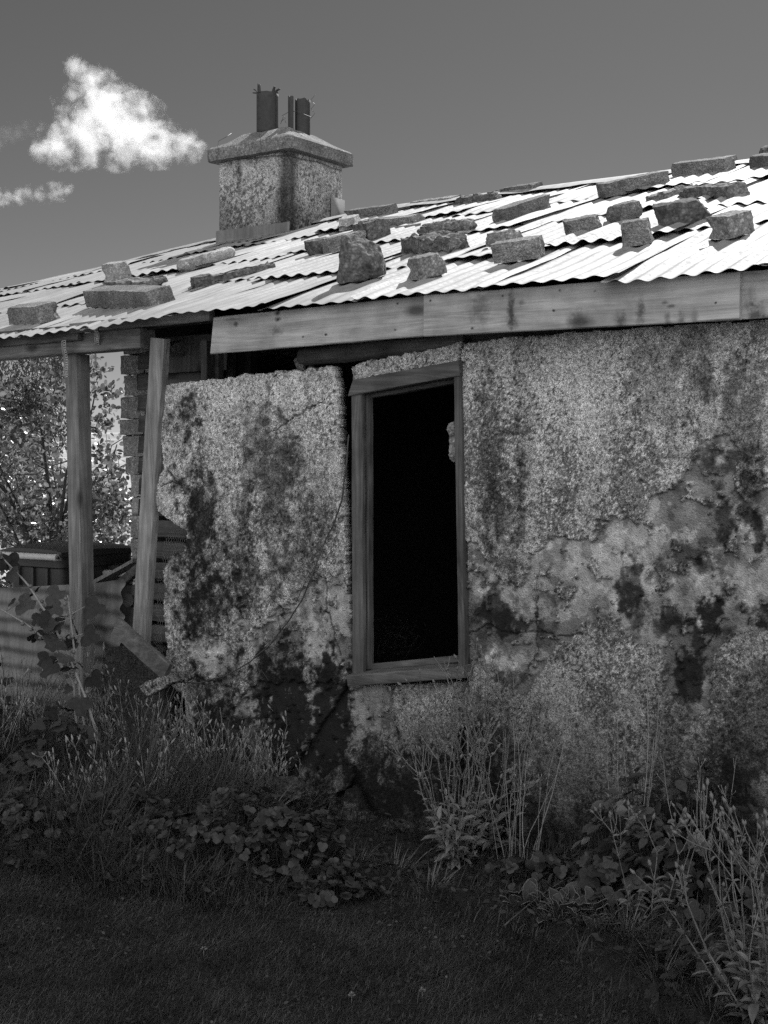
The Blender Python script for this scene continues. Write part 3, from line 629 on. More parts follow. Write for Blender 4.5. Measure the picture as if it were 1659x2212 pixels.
for k, (ex, z) in enumerate(((-.06, 4.135), (0, 4.14), (.004, 4.16), (.004, 4.235), (-.012, 4.25), (-.10, 4.295), (-.20, 4.365), (-.30, 4.40), (-.36, 4.41))):
    V, Q, n = chim_box(sc_, dc_, hw+ex, hd+ex, z, z+.001, .02, min(.03, hw+ex-.01), 60, 0)
    t = np.linspace(0, 1, 160, endpoint=False); src = V[0]; ii = (t*len(src)).astype(int); r_ = src[ii].copy()
    up = .012 if k > 4 else .003
    N = np.stack([fbm(r_+k*.3, 18, 61+q, 3) for q in range(3)], -1); r_ += N*(up if k < 5 else .016); rings.append(r_)
V = np.stack(rings); m_ = V.shape[1]; idx = np.arange(V.shape[0]*m_).reshape(V.shape[0], m_); a = idx[:-1]; b = idx[1:]
mb.add(V.reshape(-1, 3), np.stack([a, np.roll(a, -1, 1), np.roll(b, -1, 1), b], -1).reshape(-1, 4)); mb.F.append(idx[-1][None]); mb.F.append(idx[0][None, ::-1])
cap = auto(mb.build('chimney_cap', M['mortar'], chim), 40)
def pot(x, y0, y1, dia, seed, arc=(0, 6.283), teeth=0, dd=0., lean=0.):
    dpt = dc_+dd; r = ray(x, 250); Y = (C0+dpt)/(r @ IN); z0 = H+(HY-y0)/F*Y; z1 = H+(HY-y1)/F*Y; s = hp(x, 250, dpt)[0]
    nth = 40; nz = 12; th = np.linspace(arc[0], arc[1], nth); Vv = []
    g = np.random.default_rng(seed)
    for i in range(nz+1):
        t = i/nz; rr = dia/2*(1+.03*np.sin(th*2+seed)); z = z0-.06+(z1-z0+.06)*t
        if i == nz: z = z+.012*vnoise(np.stack([th*2, th*0, th*0+seed], -1), 1.5, seed)
        Vv.append(np.stack([s+rr*np.cos(th)+lean*t, dpt+rr*np.sin(th), np.broadcast_to(z, th.shape)], -1))
    for inner in (1,):
        pass
    V = np.stack(Vv); idx = np.arange(V.shape[0]*nth).reshape(-1, nth); mb = MB()
    mb.add(V.reshape(-1, 3), np.stack([idx[:-1, :-1], idx[:-1, 1:], idx[1:, 1:], idx[1:, :-1]], -1).reshape(-1, 4))
    if teeth:
        for a0, L, out in ((3.1, .06, .07), (3.55, .075, .03), (4.3, .08, .0), (4.55, .07, .0), (6.0, .045, .02), (6.3, .04, .04), (1.2, .04, .01)):
            w = .16; P = []
            for t in np.linspace(0, 1, 6):
                rr = dia/2+out*t*t; ww = w*(1-.6*t)
                for q in (-1, 1): P.append((s+rr*math.cos(a0+q*ww), dpt+rr*math.sin(a0+q*ww), z1-.005+L*(t-.35*(out > .02)*t*t)))
            mb.add(P, [(2*i, 2*i+1, 2*i+3, 2*i+2) for i in range(5)])
    o = mb.build('chimney_pot', M['rust'], chim); so = o.modifiers.new('thick', 'SOLIDIFY'); so.thickness = .008; so.offset = -1; return o
pot(578, 276, 204, .175, 1, teeth=1, dd=-.08)
pot(654, 292, 217, .125, 2, dd=.05); pot(632, 280, 210, .075, 3, arc=(2.2, 5.6), dd=-.02)
# flashing
mb = MB(); zf = 3.41; s0_, s1_ = sc_-LW/2-.012, sc_+LW/2+.012
S = np.linspace(s0_-.03, s1_+.12, 40); rr = []
for t in np.linspace(0, 1, 9):
    dq = 3.0-.012-.20*max(0, (t-.45)/.55)**1.2; zt = 3.60-(t/.45)*.15 if t < .45 else None
    ar = np.stack([S, np.full_like(S, dq), np.full_like(S, 0.)], -1)
    ar[:, 2] = 3.585-.13*min(1, t/.45) if t < .45 else roof_z(S, dq)+.035+.006*np.sin(S*86)
    if t < .45: ar[:, 1] -= .01*t; ar[:, 0] = np.clip(ar[:, 0], s0_, s1_)
    ar += .004*vnoise(ar, 9, 71)[:, None]; rr.append(ar)
V = np.stack(rr); idx = np.arange(V.shape[0]*V.shape[1]).reshape(V.shape[0], -1)
mb.add(V.reshape(-1, 3), np.stack([idx[:-1, :-1], idx[1:, :-1], idx[1:, 1:], idx[:-1, 1:]], -1).reshape(-1, 4))
mb.build('flashing', M['lead'], chim)
mb = MB(); mb.box((sc_+LW/2+.014, dc_+DW/2-.09, 3.74), (.004, 0, 0), (0, .09, 0), (0, 0, .12)); mb.build('flashing', M['lead'], chim)
# wires round the cap
mb = MB()
def cw(x, y, d): return hp(x, y, d)
w1 = [hp(478, 352, 2.985), hp(500, 345, 2.985), hp(540, 342, 2.985), hp(585, 337, 2.985), hp(622, 335, 2.985)]
e0 = sc_+LW/2+.012
def rside(x, y):
    r = ray(x, y); k = (e0+S0)/(r @ AX); P = r*k+np.array([0, 0, H]); return hs(P)
w1 += [rside(x, y) for x, y in ((650, 343), (690, 350), (715, 362), (738, 368))]
mb.tube(w1, .0028, 4)
mb.tube([hp(562, 292, 2.925), hp(563, 312, 2.925), hp(590, 325, 2.96), hp(622, 333, 2.98), hp(632, 330, 2.96)], .0025, 4)
pts = []; b0 = hp(650, 275, dc_+.03)
for k in range(26): pts.append(b0+np.array([.12*math.sin(k*1.1)*.5, .02*math.cos(k*2.), .05+.05*math.sin(k*.9)+.002*k]))
mb.tube([hp(607, 262, dc_), hp(617, 255, dc_), hp(609, 250, dc_), hp(622, 243, dc_), hp(640, 240, dc_-.05), hp(672, 253, dc_-.03), hp(668, 262, dc_)], .0025, 4)
mb.tube([hp(606, 268, dc_), hp(612, 252, dc_), hp(618, 266, dc_)], .002, 4)
mb.tube([hp(672, 255, dc_)]+[hp(676+4*math.sin(k*1.6), 250-5*k, dc_) for k in range(1, 10)], .0018, 4)
mb.tube([hp(468, 332, 2.93), hp(472, 305, 2.94), hp(490, 295, 3.0), hp(500, 288, 3.1)], .002, 4)
mb.build('wire', M['wire'], chim)

# ------------------------------------------------------------------ stones and blocks weighing the roof down
def ico_box(n):
    q = np.linspace(-1, 1, n); Vs, Fs, off = [], [], 0
    for ax in range(3):
        for sg in (-1, 1):
            U, Vv = np.meshgrid(q, q, indexing='ij'); A = np.zeros((n, n, 3)); A[..., ax] = sg; A[..., (ax+1) % 3] = U; A[..., (ax+2) % 3] = Vv*sg
            idx = np.arange(n*n).reshape(n, n)+off; Fs.append(np.stack([idx[:-1, :-1], idx[1:, :-1], idx[1:, 1:], idx[:-1, 1:]], -1).reshape(-1, 4)); Vs.append(A.reshape(-1, 3)); off += n*n
    V = np.concatenate(Vs); Fq = np.concatenate(Fs)
    key = np.round(V*1e4).astype(int); u, first, inv = np.unique(key, axis=0, return_index=True, return_inverse=True)
    return V[first], inv.reshape(-1)[Fq]
BV, BF = ico_box(22)
def stone_mesh(name, L, Dp, Hh, style, seed, mat, taper=.0):
    g = np.random.default_rng(seed); V = BV.copy()
    rnd = dict(block=.05, pale=.05, round=.5, rock=.3, rubble=.28, slate=.12)[style]
    ln = np.linalg.norm(V, axis=1); V = V*(1-rnd+rnd*1.25/ln)[:, None]
    tp = 1-taper*(V[:, 2]+1)/2; V[:, 0] *= tp; V[:, 1] *= 1-.6*taper*(V[:, 2]+1)/2
    if style in ('block', 'pale'): V[:, 0] += g.uniform(-.04, .04)*V[:, 2]; V[:, 2] += g.uniform(-.05, .05)*V[:, 0]
    V = V*np.array([L/2, Dp/2, Hh/2])
    sz = (L*Dp*Hh)**(1/3); N = lambda f, s, o=3: np.stack([fbm(V, f, seed*7+s+k, o) for k in range(3)], -1)
    if style in ('block', 'pale'):
        V = V+N(60, 0, 2)*.0035+N(12, 5)*.006
        for _ in range(3):                                        # knocked-off corners
            c = np.array([g.choice([-1, 1])*L/2, g.choice([-1, 1])*Dp/2, g.choice([-.2, 1])*Hh/2]); q = np.linalg.norm(V-c, axis=1); V = V-(c/np.linalg.norm(c))*(np.maximum(0, g.uniform(.02, .05)-q)*.6)[:, None]
    elif style == 'round': V = V+N(8, 0)*.014+N(50, 5, 2)*.004
    elif style == 'rock':
        for _ in range(12):
            n_ = rdir(1, -.3, 1, g)[0]; dd = sz*g.uniform(.36, .5); ex = V @ n_-dd*(1+.2*abs(n_[0])*(L/sz-1)); V = V-n_*(np.maximum(0, ex)*.85)[:, None]
        V = V+N(7, 0, 4)*.02*sz/.2+N(45, 5, 2)*.006
    elif style == 'rubble': V = V+N(16, 0, 4)*.03+N(55, 5, 2)*.009
    else:
        V = V+N(6, 0)*.02; V[:, 2] += .006*np.sign(np.sin(V[:, 2]*260+3*fbm(V, 9, seed)))*1.; V = V+N(45, 5, 2)*.005
    mb = MB(); mb.add(V, BF); o = mb.build(name, M[mat]); auto(o, 55); return o
pc = hp(983, 955, .03)
o = stone_mesh('plaster_lump', .05, .05, .16, 'rubble', 411, 'mortar', .3); o.parent = win; o.location = pc
CR = dict(R1=(1157.7, 300.7), R2=(751.8, 334.1), R3=(375.9, 417.7), R4=(0., 501.2))
def stone(name, crop, A, B, hpx, dep, style, mat, label, seed, taper=0., lift=.0, sink=.004, cat=None):
    ox, oy = CR[crop]; a = roofpt(ox+.3021*A[0], oy+.3021*A[1]); b = roofpt(ox+.3021*B[0], oy+.3021*B[1])
    up = np.array([0, -(ridge_z(a[0])-EAVE_Z)/(RIDGE_D-EAVE_D), 1.]); up /= np.linalg.norm(up)
    e = b-a; e = e-up*(e @ up); L = np.linalg.norm(e); e /= L; bk = np.cross(up, e)
    Y = W(a)[1]; hm = hpx*.3021*Y/F*1.02; dep *= 1.1
    c = (a+b)/2+bk*dep/2; c[2] = roof_z(c[0], min(c[1], 3.4)); c = c+up*(hm/2+.028+lift-sink)
    o = stone_mesh(name, L, dep, hm, style, seed, mat, taper)
    X, Yv, Z = [W(v)-O for v in (e, bk, up)]; p = W(c)
    o.matrix_world = Matrix(((X[0], Yv[0], Z[0], p[0]), (X[1], Yv[1], Z[1], p[1]), (X[2], Yv[2], Z[2], p[2]), (0, 0, 0, 1)))
    return tag(o, label, cat or ('stone' if style in ('rock', 'rubble', 'slate', 'round') else 'concrete block'), 'stones and blocks weighing down the roof')
ST = [
 ('concrete_block', 'R4', (72, 697), (292, 690), 122, .13, 'block', 'block', 'short grey concrete block at the far left eave above the verandah beam', 1, .05),
 ('concrete_block', 'R4', (622, 574), (1090, 572), 118, .14, 'block', 'block', 'long rough aggregate block at the edge of the roof above the verandah', 2, .03),
 ('flat_stone', 'R4', (735, 470), (1040, 462), 38, .16, 'slate', 'rock', 'flat dark stone lying just behind the long block over the verandah', 3, .1, .03),
 ('concrete_block', 'R4', (750, 403), (868, 392), 140, .10, 'pale', 'pale', 'pale upended block with a lit top on the left part of the roof', 4, .12),
 ('rounded_stone', 'R3', (115, 592), (462, 482), 92, .11, 'round', 'pale', 'pale rounded long stone in front of the chimney flashing', 5),
 ('stone_slab', 'R3', (158, 722), (742, 570), 68, .09, 'slate', 'rock', 'long low dark slab lying down the slope below the chimney', 6),
 ('stone', 'R3', (872, 494), (1138, 450), 100, .14, 'rock', 'rock', 'dark craggy stone left of the block below the chimney', 7),
 ('concrete_block', 'R3', (1128, 460), (1402, 392), 105, .12, 'block', 'block', 'grey block standing behind the big dark boulder', 8, .05),
 ('boulder', 'R3', (1150, 700), (1480, 652), 320, .17, 'rock', 'rock', 'tallest dark upright boulder near the middle of the eave', 9, .25),
 ('stone', 'R3', (1395, 392), (1562, 345), 140, .14, 'slate', 'rock', 'jagged dark stone to the right of the grey block behind the boulder', 10, .2),
 ('concrete_block', 'R2', (80, 555), (472, 518), 50, .1, 'block', 'block', 'low concrete lintel piece right of the chimney foot', 11),
 ('concrete_block', 'R2', (-15, 500), (295, 463), 68, .1, 'block', 'block', 'dark block against the sky just right of the chimney', 12),
 ('brick', 'R2', (58, 550), (107, 520), 78, .11, 'pale', 'pale', 'small pale brick tucked beside the chimney flashing', 13),
 ('ridge_stone', 'R2', (450, 396), (762, 350), 40, .1, 'block', 'block', 'first low block on the ridge right of the chimney', 14),
 ('stone_slab', 'R2', (738, 390), (1075, 342), 52, .1, 'slate', 'rock', 'rough wedge of dark stone near the ridge', 15, .3),
 ('concrete_block', 'R2', (1112, 314), (1352, 274), 55, .1, 'block', 'block', 'block near the ridge adjoining the rough stone wedge', 16),
 ('stone_slab', 'R2', (990, 285), (1345, 250), 38, .08, 'slate', 'rock', 'thin slab showing behind and above the block near the ridge', 17, .1, .0),
 ('concrete_block', 'R2', (1148, 512), (1472, 402), 98, .1, 'block', 'block', 'tilted concrete block alone in mid roof', 18),
 ('rubble_piece', 'R2', (518, 630), (868, 590), 84, .1, 'rubble', 'mortar', 'broken lump of rubble behind the rough conglomerate piece', 19),
 ('rubble_piece', 'R2', (375, 745), (742, 750), 115, .11, 'rubble', 'mortar', 'rough conglomerate piece right of the upright boulder', 20),
 ('concrete_block', 'R2', (530, 935), (717, 882), 150, .11, 'block', 'mortar', 'squat cubic block near the eave below the conglomerate piece', 21, .12),
 ('concrete_block', 'R2', (1045, 822), (1380, 775), 138, .11, 'block', 'block', 'broad dark block near the eave with a wedge of stone behind it', 22),
 ('stone_wedge', 'R2', (1050, 715), (1275, 660), 70, .09, 'slate', 'mortar', 'small wedge of stone behind the broad dark block', 23, .2, .02),
 ('concrete_block', 'R1', (500, 450), (965, 347), 98, .1, 'block', 'block', 'longest tilted lintel block right of mid roof', 24),
 ('concrete_block', 'R1', (972, 302), (1376, 258), 92, .1, 'block', 'block', 'long block high on the roof with another behind it on the ridge', 25, .04),
 ('ridge_stone', 'R1', (1050, 222), (1418, 205), 62, .09, 'block', 'block', 'long block on the ridge half hidden by a nearer one', 26, .04),
 ('concrete_block', 'R1', (1533, 237), (1830, 232), 84, .1, 'block', 'block', 'block at the right edge high on the roof under a lump of rock', 27),
 ('stone', 'R1', (1590, 165), (1760, 165), 60, .1, 'rock', 'rock', 'lump of rock on top of the block at the right edge', 28, .3, .03),
 ('stone', 'R1', (872, 482), (1166, 405), 56, .1, 'slate', 'mortar', 'flat rough stone behind the layered slab on the right', 29),
 ('stone_slab', 'R1', (1000, 475), (1408, 470), 82, .12, 'slate', 'rock', 'layered slaty slab behind the largest rock', 30, .15),
 ('boulder', 'R1', (818, 712), (1310, 622), 175, .16, 'rock', 'rock', 'largest long lichened rock on the right of the roof', 31, .12),
 ('concrete_block', 'R1', (608, 636), (787, 582), 125, .1, 'round', 'block', 'rounded cubic stone left of the largest rock', 32, .12),
 ('concrete_block', 'R1', (614, 816), (835, 785), 168, .1, 'block', 'block', 'tapering block near the eave in front of the largest rock', 33, .18),
 ('concrete_block', 'R1', (228, 742), (487, 692), 115, .1, 'block', 'block', 'grey brick-shaped block left of the tapering block', 34, .06),
 ('concrete_block', 'R1', (1385, 757), (1572, 702), 158, .12, 'block', 'mortar', 'cubic block at the right of the roof nearest the eave', 35, .06),
]
for a in ST: stone(*a)
a, b = roofpt(751.8+.3021*305, 334.1+.3021*565), roofpt(751.8+.3021*520, 334.1+.3021*540)
mb = MB(); a[2] += .03; b[2] += .035; A_, B_ = W(a), W(b); mb.board(A_, B_, [0, .012, 0], [0, 0, .012], 10, .004, .003, 5); tag(auto(mb.build('stick', M['beam'], None, True, A_)), 'short broken stick lying on the roof right of the jagged stone', 'stick')

# ------------------------------------------------------------------ things in and around the verandah
# leaning prop, standing on a low dark plinth of rubble
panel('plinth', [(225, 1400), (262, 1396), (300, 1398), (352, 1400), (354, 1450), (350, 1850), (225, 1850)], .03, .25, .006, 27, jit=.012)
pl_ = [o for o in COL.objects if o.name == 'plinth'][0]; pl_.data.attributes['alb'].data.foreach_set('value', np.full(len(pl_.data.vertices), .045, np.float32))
a, b = hp(347, 731, -.03), hp(304, 1398, .02); A_, B_ = W(a), W(b)
mb = MB(); e = (A_-B_)/np.linalg.norm(A_-B_); wv = AX-e*(AX @ e); wv /= np.linalg.norm(wv); tv = np.cross(e, wv)
mb.board(B_, A_, wv*.049, tv*.026, 40, .002, .004, 41); tag(auto(mb.build('timber_prop', M['prop'], None, True, B_)), 'pale timber leaning upright against the broken left edge of the wall', 'timber')
a, b = hp(252, 1352, -.16), hp(345, 1436, -.13); A_, B_ = W(a), W(b); e = (B_-A_); e = e/np.linalg.norm(e); wv = np.cross(e, IN); wv /= np.linalg.norm(wv)
mb = MB(); B2 = A_+e*.40; mb.board(A_, B2, wv*.048, IN*.014, 14, .003, .003, 42); tag(auto(mb.build('plank', M['dimwood'], None, True, A_)), 'short plank slanting down to the foot of the leaning timber', 'plank')
a, b = hp(204, 1262, .42), hp(300, 1210, .5); A_, B_ = W(a), W(b); mb = MB(); mb.board(A_, B_, [0, 0, .012], IN*.05, 10, .003, .003, 43)
tag(auto(mb.build('plank', M['post'], None, True, A_)), 'grey plank lying on the firewood behind the iron sheet', 'plank')
a, b = hp(238, 1280, .38), hp(302, 1226, .42); A_, B_ = W(a), W(b); mb = MB(); mb.board(A_, B_, [0, -.004, .03], IN*.02, 10, .003, .003, 44)
tag(auto(mb.build('plank', M['boards'], None, True, A_)), 'dark plank leaning on the firewood beside the leaning timber', 'plank')
# firewood
for k, (x, y, r_, lb) in enumerate([(276, 1297, .04, 'upper bark-covered log beside the torn end of the iron sheet'), (287, 1330, .042, 'middle log of the small firewood pile'), (280, 1353, .036, 'log with a split face below the middle log'), (281, 1376, .032, 'lowest round-ended log in the gap beside the iron sheet'), (290, 1275, .035, 'knobbly log slanting up behind the leaning timber'), (292, 1405, .035, 'log at the ground behind the leaning timber')]):
    c = hp(x, y, .30); dr = np.array([.5*((k*37) % 10-5)/10, 1, .12*((k*53) % 7-3)/3]); dr /= np.linalg.norm(dr); q = c+dr*.4; A_, B_ = W(c), W(q)
    tt = np.linspace(0, 1, 12); pts = A_+(B_-A_)*tt[:, None]; mb = MB(); mb.tube(pts+.004*np.stack([vnoise(pts, 8, k*3+j) for j in range(3)], -1), r_*(1+.12*vnoise(pts, 9, k)), 12)
    tag(auto(mb.build('firewood_log', M['pole'], None, True, A_), 50), lb, 'log', 'firewood logs behind the iron sheet')
# corrugated sheet standing on edge, corrugations lying flat
def low_sheet(name, x0, x1, ytop, d, label, seed):
    a, b = hp(x0, ytop[0], d), hp(x1, ytop[1], d); ns = 70; S = np.linspace(a[0], b[0], ns); zt = np.linspace(a[2], b[2], ns); nz = 90
    T = np.linspace(0, 1, nz); Z = T[None, :]*zt[:, None]; S2 = np.repeat(S[:, None], nz, 1)
    P = np.stack([S2, Z*0, Z], -1); dd = d+.011*np.sin(Z*2*math.pi/.092)+.03*fbm(P, 1.4, seed, 3)+.02*fbm(P, 5, seed+14, 3)+.04*(1-T)[None, :]*0
    S2 = S2+(S2 > b[0]-.15)*(.05*fbm(P*np.array([0, 0, 1]), 7, seed+3, 4)+.02)*((S2-(b[0]-.15))/.15)
    dd = dd+.015*fbm(P, 4, seed+5, 2)+.05*sstep(.55, 1., (S2-S[0])/(S[-1]-S[0]))*fbm(P*np.array([0, 0, 1]), 5, seed+8, 2)
    loc = W1(a[0], d, 0); Vw = W(np.stack([S2, dd, Z], -1)).reshape(-1, 3); idx = np.arange(ns*nz).reshape(ns, nz); mb = MB()
    mb.add(Vw, np.stack([idx[:-1, :-1], idx[1:, :-1], idx[1:, 1:], idx[:-1, 1:]], -1).reshape(-1, 4)); o = mb.build(name, M['iron2'], None, True, loc); return tag(o, label, 'iron sheet')
low_sheet('iron_sheet', -420, 168, (1290, 1262), .16, 'grey corrugated iron sheet on edge left of the post, below the bins', 5)
low_sheet('iron_sheet', 165, 266, (1266, 1250), .19, 'torn corrugated iron sheet on edge right of the verandah post', 6)
# wheelie bins
def bin_(name, sc, dc, yaw, label, seed, hgt=1.04):
    loc = W1(sc, dc, 0); t = thing(name, label, 'wheelie bin', loc, ROTZ+yaw, 'wheelie bins under the verandah')
    mb = MB(); wb, wt, db, dt = .21, .285, .24, .32
    prof = [(0.0, wb, db), (.04, wb+.005, db+.005), (.6, .255, .285), (hgt-.13, wt-.02, dt-.02), (hgt-.12, wt, dt), (hgt-.03, wt+.005, dt+.005), (hgt-.025, wt-.01, dt-.01)]
    ring = []
    for z, w, d in prof:
        r_ = .05; pts = []
        for cx, cy, a0 in ((w-r_, d-r_, 0), (-w+r_, d-r_, 90), (-w+r_, -d+r_, 180), (w-r_, -d+r_, 270)):
            for k in range(5): a = R(a0+k*22.5); pts.append((cx+r_*math.cos(a), cy+r_*math.sin(a), z))
        ring.append(pts)
    V = np.array(ring); n = V.shape[1]; idx = np.arange(V.shape[0]*n).reshape(-1, n); a, b = idx[:-1], idx[1:]
    mb.add(V.reshape(-1, 3), np.stack([a, np.roll(a, -1, 1), np.roll(b, -1, 1), b], -1).reshape(-1, 4)); mb.F.append(idx[0][None, ::-1]); mb.F.append(idx[-1][None])
    for q in (-.14, 0., .14): mb.box((q, -.30, hgt-.19), (.01, 0, 0), (0, .02, 0), (0, 0, .06))
    auto(mb.build('body', M['binp'], t))
    mb = MB(); S = np.linspace(-1, 1, 13)
    U, Vv = np.meshgrid(S, S, indexing='ij'); Z = hgt-.02+.035*(1-U**4)*(1-.5*Vv**4)+.012*(1-np.abs(Vv)); A = np.stack([U*.30, Vv*.335, Z], -1).reshape(-1, 3); idx = np.arange(169).reshape(13, 13)
    mb.add(A, np.stack([idx[:-1, :-1], idx[1:, :-1], idx[1:, 1:], idx[:-1, 1:]], -1).reshape(-1, 4)); A2 = A.copy(); A2[:, 2] = hgt-.045
    bd = np.concatenate([idx[:, 0], idx[-1, 1:], idx[-2::-1, -1], idx[0, -2:0:-1]]); k = mb.n; rim = A[bd].copy(); rim[:, 2] = hgt-.05; nb = len(bd); mb.add(rim, np.zeros((0, 4), int))
    j = np.arange(nb); mb.F.append(np.stack([bd, k+j, k+(j+1) % nb, np.roll(bd, -1)], -1))
    auto(mb.build('lid', M['binp'], t))
    mb = MB(); mb.tube([(-.29, -.36, hgt-.05), (.29, -.36, hgt-.05)], .021, 14)
    for q in (-.27, .27): mb.box((q, -.34, hgt-.05), (.008, 0, 0), (0, .025, 0), (0, 0, .022))
    hb = mb.build('handle', M['binbar'], t); auto(hb)
    mb = MB()
    for q in (-.296, .296): mb.tube([(q-.004, -.36, hgt-.05), (q+.004, -.36, hgt-.05)], .010, 12)
    mb.build('handle_plug', M['binp'], hb)
    for q in (-.27, .27):
        mb = MB(); mb.tube([(q-.03, -.2, .1), (q+.03, -.2, .1)], .1, 20); auto(mb.build('wheel', M['binp'], t))
b1 = hp(126, 1205, .75); bin_('wheelie_bin', b1[0]-.30, 1.11, 0., 'dark wheelie bin with pale handle bar left of the verandah post', 1, b1[2]+.05)
b2 = hp(300, 1215, 1.15); bin_('wheelie_bin', b2[0]-.33, 1.55, .12, 'darker wheelie bin between the post and the brick pier', 2, 1.03)

# wire netting at the ragged edge of the slab
def hexnet(poly, d, cell, seed):
    SZ = np.array([fac(a, b, d) for a, b in poly])[:, [0, 2]]; mb = MB(); s0, z0 = SZ.min(0); s1, z1 = SZ.max(0); h = cell; w = cell*.8; j = 0; z = z0
    while z < z1:
        s = s0+(w/2 if j % 2 else 0)
        while s < s1:
            if inpoly(np.array([s]), np.array([z]), SZ)[0]:
                c = np.array([s, d, z]); o_ = lambda a, b: c+np.array([a, .014*vnoise(np.array([s+a, z+b, seed]), 18, seed), b])
                P = [o_(0, 0), o_(0, h*.5), o_(-w/2, h*.75), o_(0, h*.5), o_(w/2, h*.75)]
                mb.tube([P[0], P[1]], .0009, 3, False); mb.tube([P[1], P[2]], .0008, 3, False); mb.tube([P[1], P[4]], .0008, 3, False)
            s += w
        z += h*.75; j += 1
    return mb
mb = hexnet([(352, 1195), (370, 1120), (405, 1130), (400, 1200), (375, 1260), (350, 1240)], .03, .021, 1); mb.build('wire_netting', M['net'], cottage)
mb = hexnet([(334, 1420), (338, 1300), (346, 1230), (356, 1250), (354, 1340), (352, 1440)], .01, .021, 2); mb.build('wire_netting', M['net'], cottage)

# the fallen wire that crosses the slab from the gap to the ground
pts = [(752, 940), (748, 1000), (738, 1080), (722, 1130), (702, 1170), (690, 1200), (672, 1250), (650, 1300), (620, 1345), (585, 1390), (540, 1430), (490, 1460), (430, 1475), (380, 1472)]
P = np.array([W(hp(x, y, -.035-.012*math.sin(i*1.3))) for i, (x, y) in enumerate(pts)])
Q = [];
for k in range(len(P)-1):
    for t in np.linspace(0, 1, 5)[:-1]: Q.append(P[k]*(1-t)+P[k+1]*t)
Q = np.array(Q); Q += .004*np.stack([vnoise(Q, 14, 77+k) for k in range(3)], -1); mb = MB(); mb.tube(Q, .0038, 5)
for q in ([(702, 1170), (680, 1200), (668, 1240), (640, 1300)], [(605, 1370), (570, 1400), (560, 1440), (580, 1470)], [(640, 1320), (600, 1330), (610, 1380), (625, 1350), (640, 1395)]):
    mb.tube([W(hp(x, y, -.03)) for x, y in q], .0018, 4)
tag(mb.build('dead_vine', M['wire'], None, True, Q[0]), 'thin dead vine trailing across the left wall from the gap by the window', 'vine')

# something just visible in the room
a = hp(835, 1500, 1.3); A_, B_ = W(a), W(hp(895, 1385, 1.5)); mb = MB(); mb.board(A_, B_, wv*.05, IN*.012, 8, .003, .003, 88)
tag(auto(mb.build('broken_board', M['frame'], None, True, A_)), 'broken board slanting in the dark room behind the window', 'board')
mb = MB(); c0 = hp(840, 1400, 1.2)
for k in range(34):
    th = np.linspace(0, 5, 26)+rng.uniform(0, 6); rr = rng.uniform(.08, .22); ax = rdir(1)[0]; u = np.cross(ax, [0, 0, 1.]); u /= np.linalg.norm(u); v = np.cross(ax, u)
    pts = c0+np.array([rng.uniform(-.1, .1), rng.uniform(-.1, .1), rng.uniform(-.05, .1)])+rr*(np.cos(th)[:, None]*u+np.sin(th)[:, None]*v*rng.uniform(.5, 1)); mb.tube(W(pts), .0012, 3, False)
tag(mb.build('wire_tangle', M['wire'], None, True, W(c0)), 'tangle of fine wire heaped in the dark room inside the window', 'wire')

# rubble at the foot of the wall
def ground_stone(name, x, y, L, Dp, Hh, style, mat, label, seed, yaw=0., tilt=0., cat='rubble', z=0.):
    p = gnd(x, y); o = stone_mesh(name, L, Dp, Hh, style, seed, mat, .1); o.location = (p[0], p[1]+Dp*.3, Hh*.42+z); o.rotation_euler = (tilt, 0, yaw); return tag(o, label, cat)
def wall_stone(name, x, y, d, L, Dp, Hh, style, mat, label, seed, tilt=0., roll=0., cat='rubble'):
    p = W(hp(x, y, d)); o = stone_mesh(name, L, Dp, Hh, style, seed, mat, .1); o.location = p; o.rotation_euler = (tilt, roll, ROTZ); return tag(o, label, cat)
panel('plaster_slab', [(299, 1482), (316, 1471), (336, 1465), (374, 1457), (376, 1471), (349, 1490), (320, 1503), (303, 1494)], -.14, .05, .004, 16, alone=('pale cracked slab of pebbledash lying below the left wall corner', 'plaster slab'), mul=.85)
panel('plaster_chunk', [(763, 1696), (752, 1703), (743, 1719), (740, 1744), (752, 1764), (762, 1790), (780, 1806), (802, 1808), (813, 1797), (813, 1779), (803, 1759), (785, 1739), (778, 1716)], -.07, .05, .004, 17, jit=.012, alone=('upright ragged chunk of fallen pebbledash under the window', 'rubble'), mul=1.5)
panel('plaster_chunk', [(705, 1764), (725, 1752), (738, 1748), (750, 1759), (764, 1776), (760, 1800), (712, 1800)], -.10, .05, .004, 18, jit=.012, alone=('low chunk of fallen pebbledash left of the upright chunk', 'rubble'), mul=1.2)
panel('plaster_chunk', [(762, 1656), (764, 1679), (745, 1706), (725, 1714), (705, 1718), (698, 1681), (720, 1660), (740, 1650)], -.05, .03, .004, 19, alone=('dark smooth slab of plaster leaning behind the fallen chunks', 'rubble'), mul=.9)
wall_stone('plaster_chunk', 625, 1705, -.1, .16, .07, .1, 'rubble', 'chunk', 'dark crumbly chunk half buried in grass left of the fallen plaster', 206, R(-10), R(-5))
wall_stone('foundation_stone', 858, 1806, -.05, .24, .16, .13, 'rock', 'chunk', 'dark smooth foundation stone showing under the wall', 207, 0, R(3), 'stone')
wall_stone('foundation_stone', 960, 1815, -.02, .22, .16, .12, 'rubble', 'chunk', 'rough foundation stone behind the grey seed-head plant', 208, 0, R(-4), 'stone')

# ------------------------------------------------------------------ ground
def sheet_ground(name, pts, z, mat):
    mb = MB(); mb.add([(x, y, z) for x, y in pts], [tuple(range(len(pts)))]); return kind(mb.build(name, M[mat], None, False), 'structure')
sheet_ground('ground', [(-900, -300), (900, -300), (900, 1500), (-900, 1500)], -.02, 'field')  # kept pale so the unseen part behind the camera bounces sun onto the wall
